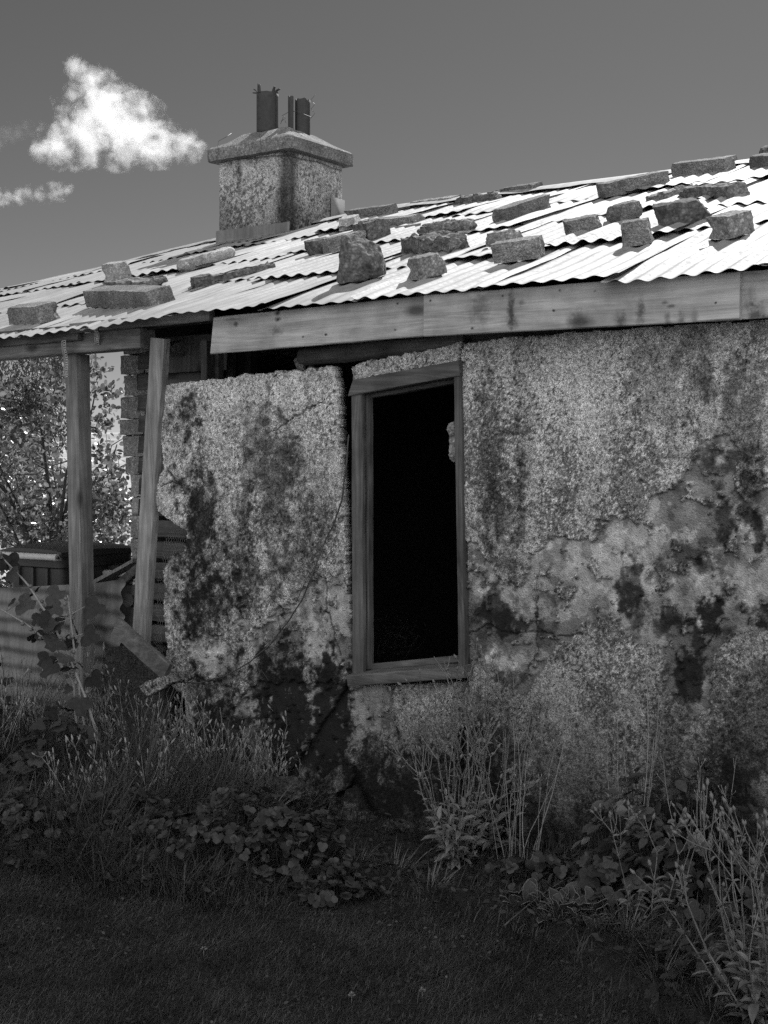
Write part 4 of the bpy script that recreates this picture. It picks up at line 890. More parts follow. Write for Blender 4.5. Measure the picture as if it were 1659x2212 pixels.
# the lawn and the planting bed
edge_px = [(-500, 1800), (-200, 1845), (0, 1878), (100, 1900), (250, 1935), (400, 1958), (550, 1968), (690, 1960), (800, 1935), (900, 1950), (985, 1990), (1080, 2010), (1170, 2040), (1260, 2100), (1350, 2165), (1450, 2225), (1560, 2330), (1700, 2500)]
EDGE = np.array([gnd(x, y)[:2] for x, y in edge_px])
def edge_y(x): return np.interp(x, EDGE[:, 0], EDGE[:, 1])
mb = MB(); xs = np.linspace(-5.5, 4.5, 120); ys = np.linspace(1.6, 8.5, 130); X, Y = np.meshgrid(xs, ys, indexing='ij')
P = np.stack([X, Y, 0*X], -1); Z = .012*fbm(P, 1.1, 3, 3); idx = np.arange(X.size).reshape(X.shape)
mb.add(np.stack([X, Y, Z-.008], -1).reshape(-1, 3), np.stack([idx[:-1, :-1], idx[1:, :-1], idx[1:, 1:], idx[:-1, 1:]], -1).reshape(-1, 4)); kind(mb.build('lawn_ground', M['lawn']), 'structure')
mb = MB(); n = 140; xs = np.linspace(-5, 3.4, n); t = np.linspace(0, 1, 26)
def wall_y(x): return (C0+.25-x*IN[0])/IN[1]
Y = edge_y(xs)[:, None]*(1-t)+np.maximum(wall_y(xs), edge_y(xs)+.2)[:, None]*t; X = np.repeat(xs[:, None], 26, 1); P = np.stack([X, Y, 0*X], -1)
Z = .05*np.minimum(1, t*8)[None]+.03*fbm(P, 3, 5, 3)*np.minimum(1, t*5)[None]-.01*(t < .001)[None]
idx = np.arange(X.size).reshape(X.shape); mb.add(np.stack([X, Y, Z], -1).reshape(-1, 3), np.stack([idx[:-1, :-1], idx[1:, :-1], idx[1:, 1:], idx[:-1, 1:]], -1).reshape(-1, 4)); kind(mb.build('bed_soil', M['soil']), 'structure')
# far rising ground
mb = MB(); xs = np.linspace(-400, 400, 80); V = []
for k, (dy, hz) in enumerate(((0, -.5), (30, 5.), (60, 9.9), (90, 9.95))):
    V.append(np.stack([xs, 260+dy+0*xs, hz*np.clip(1+.0006*xs, .7, 1.2)+.15*vnoise(np.stack([xs, 0*xs+k, 0*xs], -1), .06, 4)*(k > 0)], -1))
V = np.stack(V); idx = np.arange(V.shape[0]*80).reshape(-1, 80); mb.add(V.reshape(-1, 3), np.stack([idx[:-1, :-1], idx[:-1, 1:], idx[1:, 1:], idx[1:, :-1]], -1).reshape(-1, 4)); kind(mb.build('hill', M['hill']), 'structure')

g = np.random.default_rng(21)
# mown grass
mb = MB()
def lawn_pts(n, x0, x1, y0, y1):
    p = np.stack([g.uniform(x0, x1, n), g.uniform(y0, y1, n)], -1); e = edge_y(p[:, 0]); e = e+.05*vnoise(np.stack([p[:, 0], 0*e, 0*e], -1), 9, 2)
    return p[p[:, 1] < e+.03]
for n, box, sc_l in ((230000, (-1.75, 1.5, 3.75, 6.6), 1.), (30000, (-3.4, -1.5, 3.0, 6.8), 1.3), (22000, (1.2, 2.5, 2.6, 4.6), 1.3), (30000, (-2.5, 2.2, 2.4, 3.9), 1.4)):
    p = lawn_pts(n, *box); k = len(p); P3 = np.stack([p[:, 0], p[:, 1], 0*p[:, 0]], -1)
    thick = 1.5*fbm(P3, 4, 9, 4); L = (.017+.010*g.random(k)+.009*np.clip(thick, -1, 1))*np.where(g.random(k) < .05, 1.8, 1)
    near = np.clip(1-(edge_y(p[:, 0])-p[:, 1])/.10, 0, 1); L = L*(1+1.0*near*g.random(k))
    zb = .012*fbm(P3, 1.1, 3, 3)-.012; P3[:, 2] = zb
    mb.blades(P3, g.uniform(0, 6.28, k), np.clip(L, .012, .09), (.0018+.0014*g.random(k))*sc_l, g.uniform(.1, 1.9, k), g.uniform(-.2, 1.2, k), 2)
k = 9000; pp = lawn_pts(k, -3, 2.4, 3.3, 6.6); pn = fbm(np.stack([pp[:, 0], pp[:, 1], 0*pp[:, 0]], -1), 3, 61, 3); pp = pp[pn > .08]; k = len(pp)
mb.leaves(np.stack([pp[:, 0], pp[:, 1], g.uniform(.004, .018, k)], -1), rdir(k, -.1, .3, g), rdir(k, .5, 1, g), g.uniform(.008, .018, k), .009, FLAT)
k = 1500; pp = lawn_pts(k, -3, 2.4, 3.3, 6.6); k = len(pp); mb.blades(np.stack([pp[:, 0], pp[:, 1], 0*pp[:, 0]], -1), g.uniform(0, 6.28, k), g.uniform(.03, .075, k), .0026, g.uniform(.2, 1.2, k), g.uniform(0, 1.2, k), 3)
kind(mb.build('mown_grass', M['grass']), 'stuff')['label'] = 'mown lawn grass in the shade of the cottage'

def perp(v):
    a = np.cross(v, [0, 0, 1.]); return a/(np.linalg.norm(a)+1e-9)
def px_h(base, ytop): return H+(HY-ytop)/F*base[1]                 # height at which a photo row lies above a base point
def plant(name, label, cat, base, group=None): return thing(name, label, cat, tuple(base), 0, group)
def bpart(mb, name, mat, root, base): return mb.build(name, M[mat], root, True, base)

def pod_mesh(name, t, r_, crown):
    m = MB(); m.tube(np.stack([0*t, 0*t, t], -1), r_, 7)
    if crown:
        for k in range(4): m.tube([(0, 0, .017), (.004*math.cos(k*1.57), .004*math.sin(k*1.57), .021)], [.0012, .0004], 3, False)
    o = m.build(name, None); me = o.data; bpy.data.objects.remove(o); return me
HEAD = pod_mesh('seed_head', np.array([-.2, .15, .45, .8, 1.15])*.016, np.array([.0022, .0052, .0062, .0045, .0026]), True); HEAD.materials.append(M['head'])
BUD = pod_mesh('bud', np.array([0, .008, .016, .022]), np.array([.004, .011, .010, .003]), False); BUD.materials.append(M['head'])
def place_parts(name, me, mat, lst, root, base):
    for p, d, s in lst:
        o = bpy.data.objects.new(name, me); COL.objects.link(o); o.parent = root
        o.matrix_local = Matrix.Translation(Vector(np.asarray(p)-base)) @ Vector(d).to_track_quat('Z', 'Y').to_matrix().to_4x4() @ Matrix.Scale(float(s), 4)
# ---- rose campion: felted grey stems, forked, with egg-shaped seed heads
def campion(base, hgt, spread, nst, label, seed, lean=(0, 0)):
    g = np.random.default_rng(seed); root = plant('seed_head_plant', label, 'plant', base); st, lf = MB(), MB(); lp = []; heads = []
    def head(p, d, s=1.):
        heads.append((p, d/np.linalg.norm(d), s*.86))
    def branch(p, d, L, depth):
        n = 5; pts = [p]; dd = d.copy()
        for k in range(n): dd = dd+np.array([0, 0, .07])+g.normal(0, .06, 3); dd /= np.linalg.norm(dd); pts.append(pts[-1]+dd*L/n)
        st.tube(pts, np.linspace(.0022, .0013, n+1)*(1.15 if depth else 1), 5, False)
        if depth <= 0: head(pts[-1], dd, g.uniform(.8, 1.25)); return
        lp.append((pts[-1], dd, .028))
        a = g.uniform(0, 6.28); pr = perp(dd); pv = np.cross(dd, pr); sd = pr*math.cos(a)+pv*math.sin(a)
        for sg in (-1, 1):
            if g.random() < .93: branch(pts[-1], dd+sd*sg*g.uniform(.4, .85), L*g.uniform(.6, .95), depth-1-(g.random() < .25))
        if g.random() < .4: branch(pts[-1], dd+g.normal(0, .1, 3), L*.7, 0)
    for i in range(nst):
        a = g.uniform(0, 6.28); r = math.sqrt(g.random()); p = base+np.array([math.cos(a)*.07*r, math.sin(a)*.07*r, 0])
        ln = spread*r*g.uniform(.6, 1.1); d = np.array([math.cos(a)*ln+lean[0], math.sin(a)*ln+lean[1], 1.]); d /= np.linalg.norm(d)
        L = hgt*g.uniform(.34, .58); n = 7; pts = [p]; dd = d.copy()
        for k in range(n):
            dd = dd+np.array([0, 0, .045])+g.normal(0, .05, 3); dd /= np.linalg.norm(dd); pts.append(pts[-1]+dd*L/n)
            sz = .085*(1-.55*k/n)*g.uniform(.6, 1.15); lp.append((pts[-1], dd, sz))
        st.tube(pts, np.linspace(.004, .0026, n+1), 6, False); branch(pts[-1], dd, hgt*g.uniform(.17, .30), g.integers(1, 4))
    Ps, Ds, Ns, Ls = [], [], [], []
    for p, d, s in lp:
        a = g.uniform(0, 6.28); pr = perp(d); pv = np.cross(d, pr); sd = pr*math.cos(a)+pv*math.sin(a)
        for sg in (-1, 1):
            Ps.append(p); D_ = d*g.uniform(.35, .9)+sd*sg*.8; Ds.append(D_); Ns.append(d*.8-sd*sg*.6); Ls.append(s*g.uniform(.7, 1.2))
    Ls = np.array(Ls); lf.leaves(Ps, np.array(Ds), np.array(Ns), Ls, Ls*.34, LANCE)
    k = int(nst*1.6); a = g.uniform(0, 6.28, k); D_ = np.stack([np.cos(a), np.sin(a), g.uniform(.1, .9, k)], -1); lf.leaves(np.repeat(base[None], k, 0)+D_*.03, D_, np.stack([-np.cos(a)*.4, -np.sin(a)*.4, np.ones(k)], -1), g.uniform(.04, .08, k), .02, LANCE)
    bpart(st, 'stems', 'campion', root, base); bpart(lf, 'leaves', 'campion', root, base); place_parts('seed_head', HEAD, 'head', heads[:100], root, base); return root
b = gnd(985, 1868, .03); campion(b, .66, .95, 27, 'grey felted plant with egg-shaped seed heads in front of the wall beside the window', 31, (.03, 0))
b = gnd(1065, 1845, .03); campion(b, .70, .45, 13, 'taller grey seed-head clump against the wall just right of the bigger grey plant', 32, (.05, .05))
b = gnd(1655, 2215, .03); campion(b, .64, .75, 30, 'grey seed-head plant leaning in at the lower right edge of the bed', 33, (-.10, .05))
b = gnd(1400, 2010, .03); campion(b, .44, .5, 5, 'sparse thin grey seed-head stems in the bed left of the lower right plant', 34, (-.1, 0))

# ---- lamb's ear rosettes with pale rims
def rosette(x, y, n, r, label, seed):
    g = np.random.default_rng(seed); base = gnd(x, y, .03); root = plant('lambs_ear', label, 'plant', base, 'pale-edged rosettes'); mb, rm = MB(), MB(); nn = 9
    for i in range(n):
        a = g.uniform(0, 6.28); el = g.uniform(.45, 1.35); L = r*g.uniform(.6, 1.1); w = L*g.uniform(.15, .21); D_ = np.array([math.cos(a)*math.cos(el), math.sin(a)*math.cos(el), math.sin(el)]); S_ = np.array([-math.sin(a), math.cos(a), 0]); N_ = np.cross(D_, S_)
        p0 = base+np.array([g.uniform(-.09, .09), g.uniform(-.06, .06), 0]); t = np.linspace(0, 1, nn); prof = np.sin(np.pi*np.clip(t*.92+.08, 0, 1))**.7*w
        c = p0+D_*(t*L)[:, None]+np.array([0, 0, -1.])*(t**2.2*L*.3)[:, None]; wv_ = .12*w*np.sin(t*17+i)
        l_ = c+S_*prof[:, None]+N_*(.25*prof+wv_)[:, None]; r_ = c-S_*prof[:, None]+N_*(.25*prof-wv_)[:, None]
        V = np.stack([l_, c, r_], 1); idx = np.arange(nn*3).reshape(nn, 3); mb.add(V.reshape(-1, 3), np.stack([idx[:-1, :-1], idx[:-1, 1:], idx[1:, 1:], idx[1:, :-1]], -1).reshape(-1, 4))
        rm.tube(np.concatenate([l_, r_[::-1]]), .0014, 4, False)
    bpart(mb, 'leaves', 'lamb', root, base); bpart(rm, 'leaf_rims', 'lambrim', root, base)
rosette(1235, 1985, 46, .17, 'wavy pale-edged rosette at the lawn edge right of the grey seed-head plant', 41)
rosette(1150, 1960, 24, .15, 'smaller pale-edged rosette nearest the grey seed-head plant', 42)
rosette(1290, 2010, 20, .14, 'pale-edged rosette partly buried in long grass at the bed edge', 43)

# ---- long grass tufts
def tuft(base, n, L, Wd, label, seed, group='tufts of long grass', mat='tuft', lean=.35, curve=.7, name='grass_tuft'):
    g = np.random.default_rng(seed); mb = MB(); a = g.uniform(0, 6.28, n); r = np.sqrt(g.random(n))*.06*max(1, L/.3)
    P = np.asarray(base)+np.stack([np.cos(a)*r, np.sin(a)*r, 0*r], -1)
    mb.blades(P, a+g.normal(0, .5, n), L*g.uniform(.45, 1.1, n), Wd*g.uniform(.6, 1.2, n), lean*g.uniform(.2, 1.6, n), curve*g.uniform(.1, 1.4, n), 6)
    return tag(mb.build(name, M[mat], None, True, base), label, 'grass', group)
TF = [(40, 1800, 50, .26, 'tuft of thin grass at the left lawn edge', 1), (330, 1790, 40, .30, 'long broad grass blades in the middle of the left bed', 2), (470, 1700, 70, .38, 'tall arching grass tuft below the left part of the slab', 3), (560, 1680, 60, .36, 'grass tuft against the blackened wall foot left of the window', 4),
      (150, 1690, 60, .36, 'long grass in front of the iron sheet', 5), (250, 1650, 60, .36, 'long grass at the foot of the verandah post', 6), (385, 1640, 50, .34, 'long grass under the pale slab of broken render', 7), (660, 1755, 36, .22, 'small spiky tuft beside the fallen plaster', 8), (430, 1850, 24, .20, 'grass tuft among the clover-like leaves', 9),
      (760, 1880, 45, .13, 'low grass tuft on bare ground under the window', 10), (850, 1890, 50, .14, 'short grass left of the grey seed-head plant', 11), (930, 1925, 50, .12, 'grass at the lawn edge below the grey seed-head plant', 12), (1260, 1850, 46, .34, 'strap-leaved clump arching between the grey plant and the right shrub', 13), (1330, 1830, 34, .36, 'second strap-leaved clump leaning left near the right shrub', 14),
      (1480, 1960, 26, .34, 'long grass blades rising in the right bed', 15), (1350, 2030, 60, .18, 'matted grass behind the pale-edged rosettes', 16), (1420, 2120, 60, .17, 'rough grass at the lower right lawn edge', 17), (1530, 2190, 40, .18, 'rough grass at the foot of the lower right seed-head plant', 18), (560, 1790, 26, .26, 'blades of grass rising from the leafy mound', 19), (1200, 2000, 50, .12, 'short grass under the pale-edged rosettes', 20), (640, 1850, 24, .15, 'short tuft at the right end of the leafy mound', 21), (1120, 1900, 40, .16, 'grass between the grey plant and the rosettes', 22), (90, 1560, 40, .34, 'tall grass close to the iron sheet at the left', 23), (320, 1560, 50, .32, 'grass around the foot of the leaning timber', 24)]
for x, y, n, L, lb, sd in TF: tuft(gnd(x, min(y, 1e9), .03) if y > 1600 else np.append(W(hp(x, y, -.25))[:2], .03), int(n*1.6), L*1.08, .0075 if L > .2 else .005, lb, 500+sd, lean=.28 if L > .3 else .4)

# ---- matted growth filling the bed
mb = MB(); n = 46000; px_ = np.where(g.random(n) < .35, g.uniform(-250, 520, n), g.uniform(-420, 1760, n)); v = g.random(n)
Pb = []; Lb = []
for x, vv in zip(px_, v):
    f_ = W(hp(x, 1600, -.06))[:2]; e_ = np.array([f_[0], edge_y(f_[0])]) if True else None
    f2 = f_*(1-vv)+np.array([f_[0]*.8, edge_y(f_[0]*.8)])*vv; Pb.append((f2[0], f2[1], .01))
    side = np.interp(x, [-400, 320, 420, 560, 640, 720, 930, 1100, 1300, 1700], [.80, .76, .62, .40, .20, .15, .15, .18, .26, .28]); Lb.append(side*(1-.62*vv)*(1-.3*(vv < .1)))
Pb = np.array(Pb); Lb = np.array(Lb); cl_ = np.clip(.75+.9*fbm(Pb*np.array([1, 1, 0])+3, 5, 44, 3), .15, 1.5)
mb.blades(Pb, g.uniform(0, 6.28, n), Lb*cl_*g.uniform(.35, 1.1, n), g.uniform(.002, .0062, n), g.uniform(0, .55, n), g.uniform(0, 1.1, n), 4)
o = kind(mb.build('rough_grass', M['rough']), 'stuff'); o['label'] = 'tangled rough grass filling the overgrown bed'
# ---- leafy mounds
def mound(base, rx, ry, hz, n, L, tmpl, mat, label, seed, name='leafy_plant', cat='plant', group=None, wide=1.0, flat=.6):
    g = np.random.default_rng(seed); root = plant(name, label, cat, base, group); lf, st = MB(), MB()
    a = g.uniform(0, 6.28, n); r = np.sqrt(g.random(n))*(1+.25*np.sin(a*3+seed)); q = np.stack([np.cos(a)*r*rx, np.sin(a)*r*ry, 0*r], -1)
    top = hz*np.sqrt(np.maximum(.02, 1-r**2))*(.66+.75*fbm(q+np.asarray(base), 5, seed, 3)); q[:, 2] = np.where(g.random(n) < .6, top, top*g.random(n))
    P = np.asarray(base)+q; Nn = np.stack([np.cos(a)*r*(1-flat)*1.6, np.sin(a)*r*(1-flat)*1.6-.12, np.ones(n)], -1)+g.normal(0, .45, (n, 3)); D_ = np.stack([np.cos(a), np.sin(a), -.2*np.ones(n)], -1)+g.normal(0, .6, (n, 3))
    sz = L*g.uniform(.55, 1.2, n); D2 = D_-Nn*(np.sum(D_*Nn, 1)/np.sum(Nn*Nn, 1))[:, None]
    lf.leaves(P, D2, Nn, sz, sz*wide, tmpl); bpart(lf, 'leaves', mat, root, base)
    for k in range(0, n, 3): st.tube([np.asarray(base)+q[k]*np.array([.5, .5, 0]), np.asarray(base)+q[k]*np.array([.85, .85, .6]), P[k]], .0016, 3, False)
    bpart(st, 'stalks', 'geran', root, base); return root
for i, (x, y, rx, ry, hz, n, lb) in enumerate([(470, 1880, .42, .30, .36, 330, 'widest mound of rounded three-part leaves below the blackened wall'), (620, 1890, .32, .24, .30, 240, 'mound of rounded leaves nearest the fallen plaster'), (300, 1850, .34, .26, .34, 220, 'leafy mound in the middle of the left bed'), (130, 1830, .36, .26, .32, 220, 'leafy mound by the left lawn edge'), (720, 1925, .16, .12, .12, 80, 'small patch of cut leaves at the lawn edge under the window'), (-120, 1790, .4, .3, .4, 160, 'leafy mound at the far left edge')]):
    mound(gnd(x, y, .03), rx, ry, hz, int(n*1.7), .056, TREF, 'geran', lb, 600+i, group='mounds of three-part leaves')
mound(gnd(80, 1730, .03), .5, .3, .55, 420, .06, LOBED, 'geran', 'tall leafy plants filling the left of the bed', 620)
mound(gnd(-60, 1660, .03), .5, .3, .66, 420, .062, LOBED, 'geran', 'broad-leaved plants at the left picture edge below the iron sheet', 621)
mound(gnd(1180, 1915, .03), .28, .2, .24, 150, .06, TREF, 'geran', 'dark cut leaves between the grey plant and the rosettes', 622)
mound(gnd(1440, 1960, .03), .4, .25, .34, 260, .065, LOBED, 'geran', 'dark leafy plants filling the right of the bed', 623)
mound(gnd(1540, 2120, .03), .24, .18, .2, 130, .065, TREF, 'geran', 'rounded leaves in front of the lower right seed-head plant', 624)
mound(gnd(1620, 1990, .03), .35, .3, .34, 220, .06, LOBED, 'geran', 'shaded leafy plants behind the lower right seed-head plant', 625)
mound(gnd(1160, 1835, .03), .26, .14, .30, 110, .10, OVAL, 'geran', 'dark broad-leaved plant against the wall right of the grey plant', 626, wide=.42)
b = np.append(W(hp(1420, 1700, -.24))[:2], .03); mound(b, .34, .2, .66, 330, .062, OVAL, 'shrub', 'glossy small-leaved shrub against the wall at the right', 627, 'leafy_shrub', 'shrub', wide=.6, flat=.4)
b = np.append(W(hp(1580, 1700, -.24))[:2], .03); mound(b, .4, .2, .5, 220, .06, OVAL, 'geran', 'shaded leafy growth along the wall foot at the right edge', 628, 'leafy_shrub', 'shrub', wide=.5)

# ---- dry weeds with oat-like heads
def weeds(base, n, hgt, label, seed, rad=.25, head=.02, name='dry_weeds', lean=.25):
    head = head*1.35 if head > .015 else head; g = np.random.default_rng(seed); root = plant(name, label, 'weeds', base, 'clumps of dry weeds'); st, hd = MB(), MB()
    for i in range(n):
        a = g.uniform(0, 6.28); r = math.sqrt(g.random())*rad; p = np.asarray(base)+np.array([math.cos(a)*r, math.sin(a)*r*.7, 0]); d = np.array([g.normal(0, lean), g.normal(0, lean*.7), 1.]); L = hgt*g.uniform(.55, 1.08); pts = [p]; n_ = 6
        for k in range(n_): d = d+g.normal(0, .07, 3); d /= np.linalg.norm(d); pts.append(pts[-1]+d*L/n_)
        st.tube(pts, np.linspace(.0022, .0011, n_+1), 4, False)
        for k in range(g.integers(3, 9)):
            j = g.integers(3, n_+1); q = pts[j]; e = d+g.normal(0, .45, 3); e /= np.linalg.norm(e); m = q+e*g.uniform(.012, .05); st.tube([q, m], .0009, 3, False)
            t = np.array([0, .3, .7, 1.]); s = head*g.uniform(.6, 1.2); e2 = e+np.array([0, 0, .5]); e2 /= np.linalg.norm(e2); hd.tube(m[None]+e2[None]*(t*s)[:, None], np.array([.0014, .0036, .003, .0012])*s/.02, 5)
    bpart(st, 'stems', 'stem', root, base); kind(bpart(hd, 'seed_heads', 'stem', root, base), 'stuff'); return root
for i, (x, y, n, h_, rad, lb) in enumerate([(185, 1660, 26, .62, .2, 'dry weeds crowding the foot of the verandah post'), (300, 1680, 22, .55, .22, 'dry seed-headed weeds in front of the torn iron sheet'), (70, 1680, 22, .6, .25, 'dry weeds before the left iron sheet'), (400, 1700, 20, .5, .2, 'dry weeds below the left corner of the slab'), (500, 1740, 18, .46, .2, 'dry weeds rising before the blackened wall'), (240, 1780, 18, .42, .25, 'dry weeds in the middle of the left bed'), (590, 1740, 12, .4, .14, 'few dry stems nearest the black wall foot'), (130, 1600, 22, .66, .2, 'dark seeded weeds standing against the left iron sheet'), (-120, 1700, 20, .6, .3, 'dry weeds at the left picture edge')]):
    weeds(gnd(x, y, .03), int(n*1.8), h_, lb, 700+i, rad*1.15)
b = np.append(W(hp(1375, 1700, -.2))[:2], .03); weeds(b, 7, .95, 'tall dark wispy weed stalks standing against the right wall', 720, .05, .012, 'tall_weed', .07)
b = np.append(W(hp(1120, 1700, -.25))[:2], .03); weeds(b, 14, .62, 'bundle of thin dry stems right of the grey seed-head plant', 721, .08, .012, 'dry_weeds', .08)
b = np.append(W(hp(1560, 1700, -.2))[:2], .03); weeds(b, 9, .6, 'thin dry stems against the wall by the right edge', 722, .15, .012, 'dry_weeds', .15)

# ---- hollyhock stalks at the left
def hollyhock(pp, d, label, seed, nleaf, zend=None):
    g = np.random.default_rng(seed); P = np.array([W(hp(x, y, d)) for x, y in pp]); base = P[0].copy(); root = plant('hollyhock', label, 'plant', base); st, lf = MB(), MB(); bds = []
    t = np.linspace(0, 1, 30); cum = np.linspace(0, 1, len(P)); Q = np.stack([np.interp(t, cum, P[:, k]) for k in range(3)], -1); st.tube(Q, np.linspace(.008, .004, 30), 7)
    Ps, Ds, Ns, Ls = [], [], [], []
    for k in range(nleaf):
        q = Q[g.integers(6, 30)]; e = np.append(g.normal(0, .8, 2), g.uniform(-.5, .6)); e[1] -= .3; e /= np.linalg.norm(e); m = q+e*g.uniform(.03, .1); st.tube([q, m], .0018, 4, False); Ps.append(m); Ds.append(e+np.array([0, 0, -.6])); Ns.append(np.array([g.normal(0, .4), -.8, .6])); Ls.append(g.uniform(.04, .12))
    Ls = np.array(Ls); lf.leaves(Ps, np.array(Ds), np.array(Ns), Ls, Ls, LOBED)
    for k in range(nleaf):
        q = Q[g.integers(5, 30)]; e = rdir(1, -.2, .5, g)[0]; bds.append((q+e*.008, e, 1.))
    bpart(st, 'stem', 'stem', root, base); bpart(lf, 'leaves', 'geran', root, base); place_parts('bud', BUD, 'head', bds, root, base)
hollyhock([(235, 1680), (190, 1520), (150, 1420), (110, 1340), (60, 1262), (5, 1205), (-60, 1150)], -.35, 'thick hollyhock stalk with broad leaves and buds leaning left in front of the iron sheet', 1, 16)
hollyhock([(170, 1620), (160, 1480), (120, 1400), (60, 1350), (0, 1315), (-40, 1290)], -.32, 'thin arching hollyhock stem with buds at the left edge', 2, 9)
hollyhock([(190, 1620), (172, 1500), (160, 1400), (152, 1330), (146, 1285)], -.3, 'short upright hollyhock stem with small leaves in front of the verandah post', 3, 12)

# ---- ground cover, fallen stalks, small flowers
mb = MB(); n = 26000; p = np.stack([g.uniform(-3., 2.4, n), g.uniform(3.2, 8., n)], -1)
ok = (p[:, 1] > edge_y(p[:, 0])-.015) & (p[:, 1] < wall_y(p[:, 0])-.3); p = p[ok]; k = len(p)
mb.leaves(np.stack([p[:, 0], p[:, 1], g.uniform(.02, .10, k)], -1), rdir(k, -.2, .5, g), rdir(k, .3, 1, g), g.uniform(.015, .04, k), .014, FLAT)
kk = 14000; p2 = p[g.integers(0, k, kk)]+g.normal(0, .03, (kk, 2)); mb.blades(np.stack([p2[:, 0], p2[:, 1], 0*p2[:, 0]+.02], -1), g.uniform(0, 6.28, kk), g.uniform(.04, .14, kk), .003, g.uniform(0, .8, kk), g.uniform(0, .8, kk), 3)
o = kind(mb.build('ground_cover', M['cover']), 'stuff'); o['label'] = 'dark low ground cover of the overgrown bed'
for i, (A, B, r_, lb) in enumerate([((1252, 1905), (1352, 1960), .006, 'thick pale dry stalk lying in the right bed'), ((1090, 1990), (1250, 1895), .003, 'long pale dry stem lying above the rosettes'), ((1385, 2030), (1450, 2080), .004, 'short pale dry stalk near the lower right plant')]):
    a, b = gnd(*A, .06), gnd(*B, .09); a[2] = .045; b[2] = .11; t = np.linspace(0, 1, 10); P = a+(b-a)*t[:, None]; P[:, 2] += .015*np.sin(t*3.1); mb = MB(); mb.tube(P, np.linspace(r_, r_*.7, 10), 6); tag(mb.build('dry_stalk', M['straw'], None, True, a), lb, 'stalk')
for i, (x, y, lb) in enumerate([(929, 2239*.0+1902, 'tiny pale flower on the grass under the window'), (110, 1860, 'pale flower at the left bed edge'), (500, 1870, 'pale flower among the three-part leaves'), (912, 2140, 'single clover head in the lower right part of the lawn'), (440, 2050, 'clover head in the middle of the lawn'), (760, 2150, 'clover head near the bottom of the lawn')]):
    p = gnd(x, y, .03); p[2] = .05 if i < 3 else .03; mb = MB(); k = 16; D_ = rdir(k, 0, 1, g); mb.leaves(np.repeat(p[None], k, 0), D_, rdir(k, -1, 1, g), .013, .007, FLAT); mb.tube([p*np.array([1, 1, 0]), p], .001, 3); tag(mb.build('flower', M['flower'], None, True, p), lb, 'flower')

# ------------------------------------------------------------------ trees behind the verandah
def tree(name, label, base, hgt, clumps, nleaf, L, mat, seed, limbs, tr, cat='tree', tmpl=OVAL, droop=0., wide=.8):
    g = np.random.default_rng(seed); root = thing(name, label, cat, tuple(base)); tk, cr = MB(), MB(); base = np.asarray(base, float)
    C = np.array([c[:3] for c in clumps])+base; RR = np.array([c[3] for c in clumps])
    for i in range(limbs):
        tgt = C[g.integers(0, len(C))]+g.normal(0, .1, 3); p0 = base+np.array([g.normal(0, tr*1.5), g.normal(0, tr*1.5), 0]); m = base+(tgt-base)*np.array([.35, .35, .5])+g.normal(0, .12, 3); t = np.linspace(0, 1, 14)[:, None]
        P = (1-t)**2*p0+2*t*(1-t)*m+t*t*tgt; P = P+.05*np.stack([vnoise(P, 3, i*3+k) for k in range(3)], -1)*t; tk.tube(P, np.linspace(tr*g.uniform(.5, 1), tr*.12, 14), 7)
        for q in range(5):
            j = g.integers(5, 13); e = rdir(1, -.3, .9, g)[0]; tk.tube([P[j], P[j]+e*.2+g.normal(0, .03, 3), P[j]+e*.42+g.normal(0, .08, 3)], [tr*.2, tr*.12, tr*.05], 4)
    ci = g.choice(len(C), nleaf, p=RR**2.2/np.sum(RR**2.2)); u = rdir(nleaf, -1, 1, g)*(g.random(nleaf)**.45)[:, None]; P = C[ci]+u*RR[ci][:, None]*np.array([1, 1, .85])
    keep = fbm(P, 2.6, seed, 3) > -.12; P = P[keep]; k = len(P)
    cr.leaves(P, rdir(k, -1, .4, g)+np.array([0, 0, -droop]), rdir(k, -.2, 1, g), L*g.uniform(.6, 1.2, k), L*wide*g.uniform(.7, 1.1, k), tmpl)
    bpart(tk, 'trunk', 'bark', root, base); bpart(cr, 'crown', mat, root, base); return root
def at(x, y, Y): r = ray(x, y)*Y; return r+np.array([0, 0, H])
B0 = at(120, 1200, 14.2); B0[2] = -.02
cl = []
g5 = np.random.default_rng(8)
for x, y, r_ in [(40, 1120, .5), (130, 1150, .5), (220, 1150, .45), (30, 1000, .5), (110, 1020, .45), (20, 880, .45), (70, 930, .4), (120, 850, .3), (150, 900, .32), (215, 930, .28), (235, 850, .22), (225, 1040, .34), (-60, 1050, .6), (-80, 900, .6), (-150, 1000, .7), (90, 810, .2), (245, 1090, .3), (160, 1060, .35), (20, 1220, .6), (200, 1260, .6), (110, 1260, .6), (215, 790, .16), (60, 860, .25), (235, 965, .22), (242, 1045, .26), (212, 985, .24), (246, 905, .16), (222, 1100, .3)]:
    p = at(x, y, 13.6+g5.uniform(-.5, 1.4)); cl.append((*(p-B0), r_*1.0))
tree('fruit_tree', 'sunlit round-leaved fruit tree seen through the open verandah', B0, 3., cl, 8600, .066, 'treeleaf', 81, 16, .05)
B1 = at(30, 1000, 32.); B1[2] = -.02
cl = [(0+g5.normal(0, .6), g5.normal(0, .6), z, 1.0-.08*abs(z-3)) for z in np.linspace(1.6, 4.3, 16)]
tree('conifer_tree', 'dark conifer further back at the left behind the fruit tree', B1, 5., cl, 15000, .13, 'conifer', 82, 8, .16, droop=.8, wide=.3)
B2 = at(-260, 1000, 17.); B2[2] = -.02
cl = [(g5.normal(0, 1.), g5.normal(0, .8), g5.uniform(.4, 2.8), g5.uniform(.4, .8)) for _ in range(12)]
tree('hedge_bush', 'dense bush beyond the verandah at the far left', B2, 3., cl, 6000, .07, 'treeleaf', 83, 10, .05, 'bush')
B3 = at(190, 1000, 19.); B3[2] = -.02
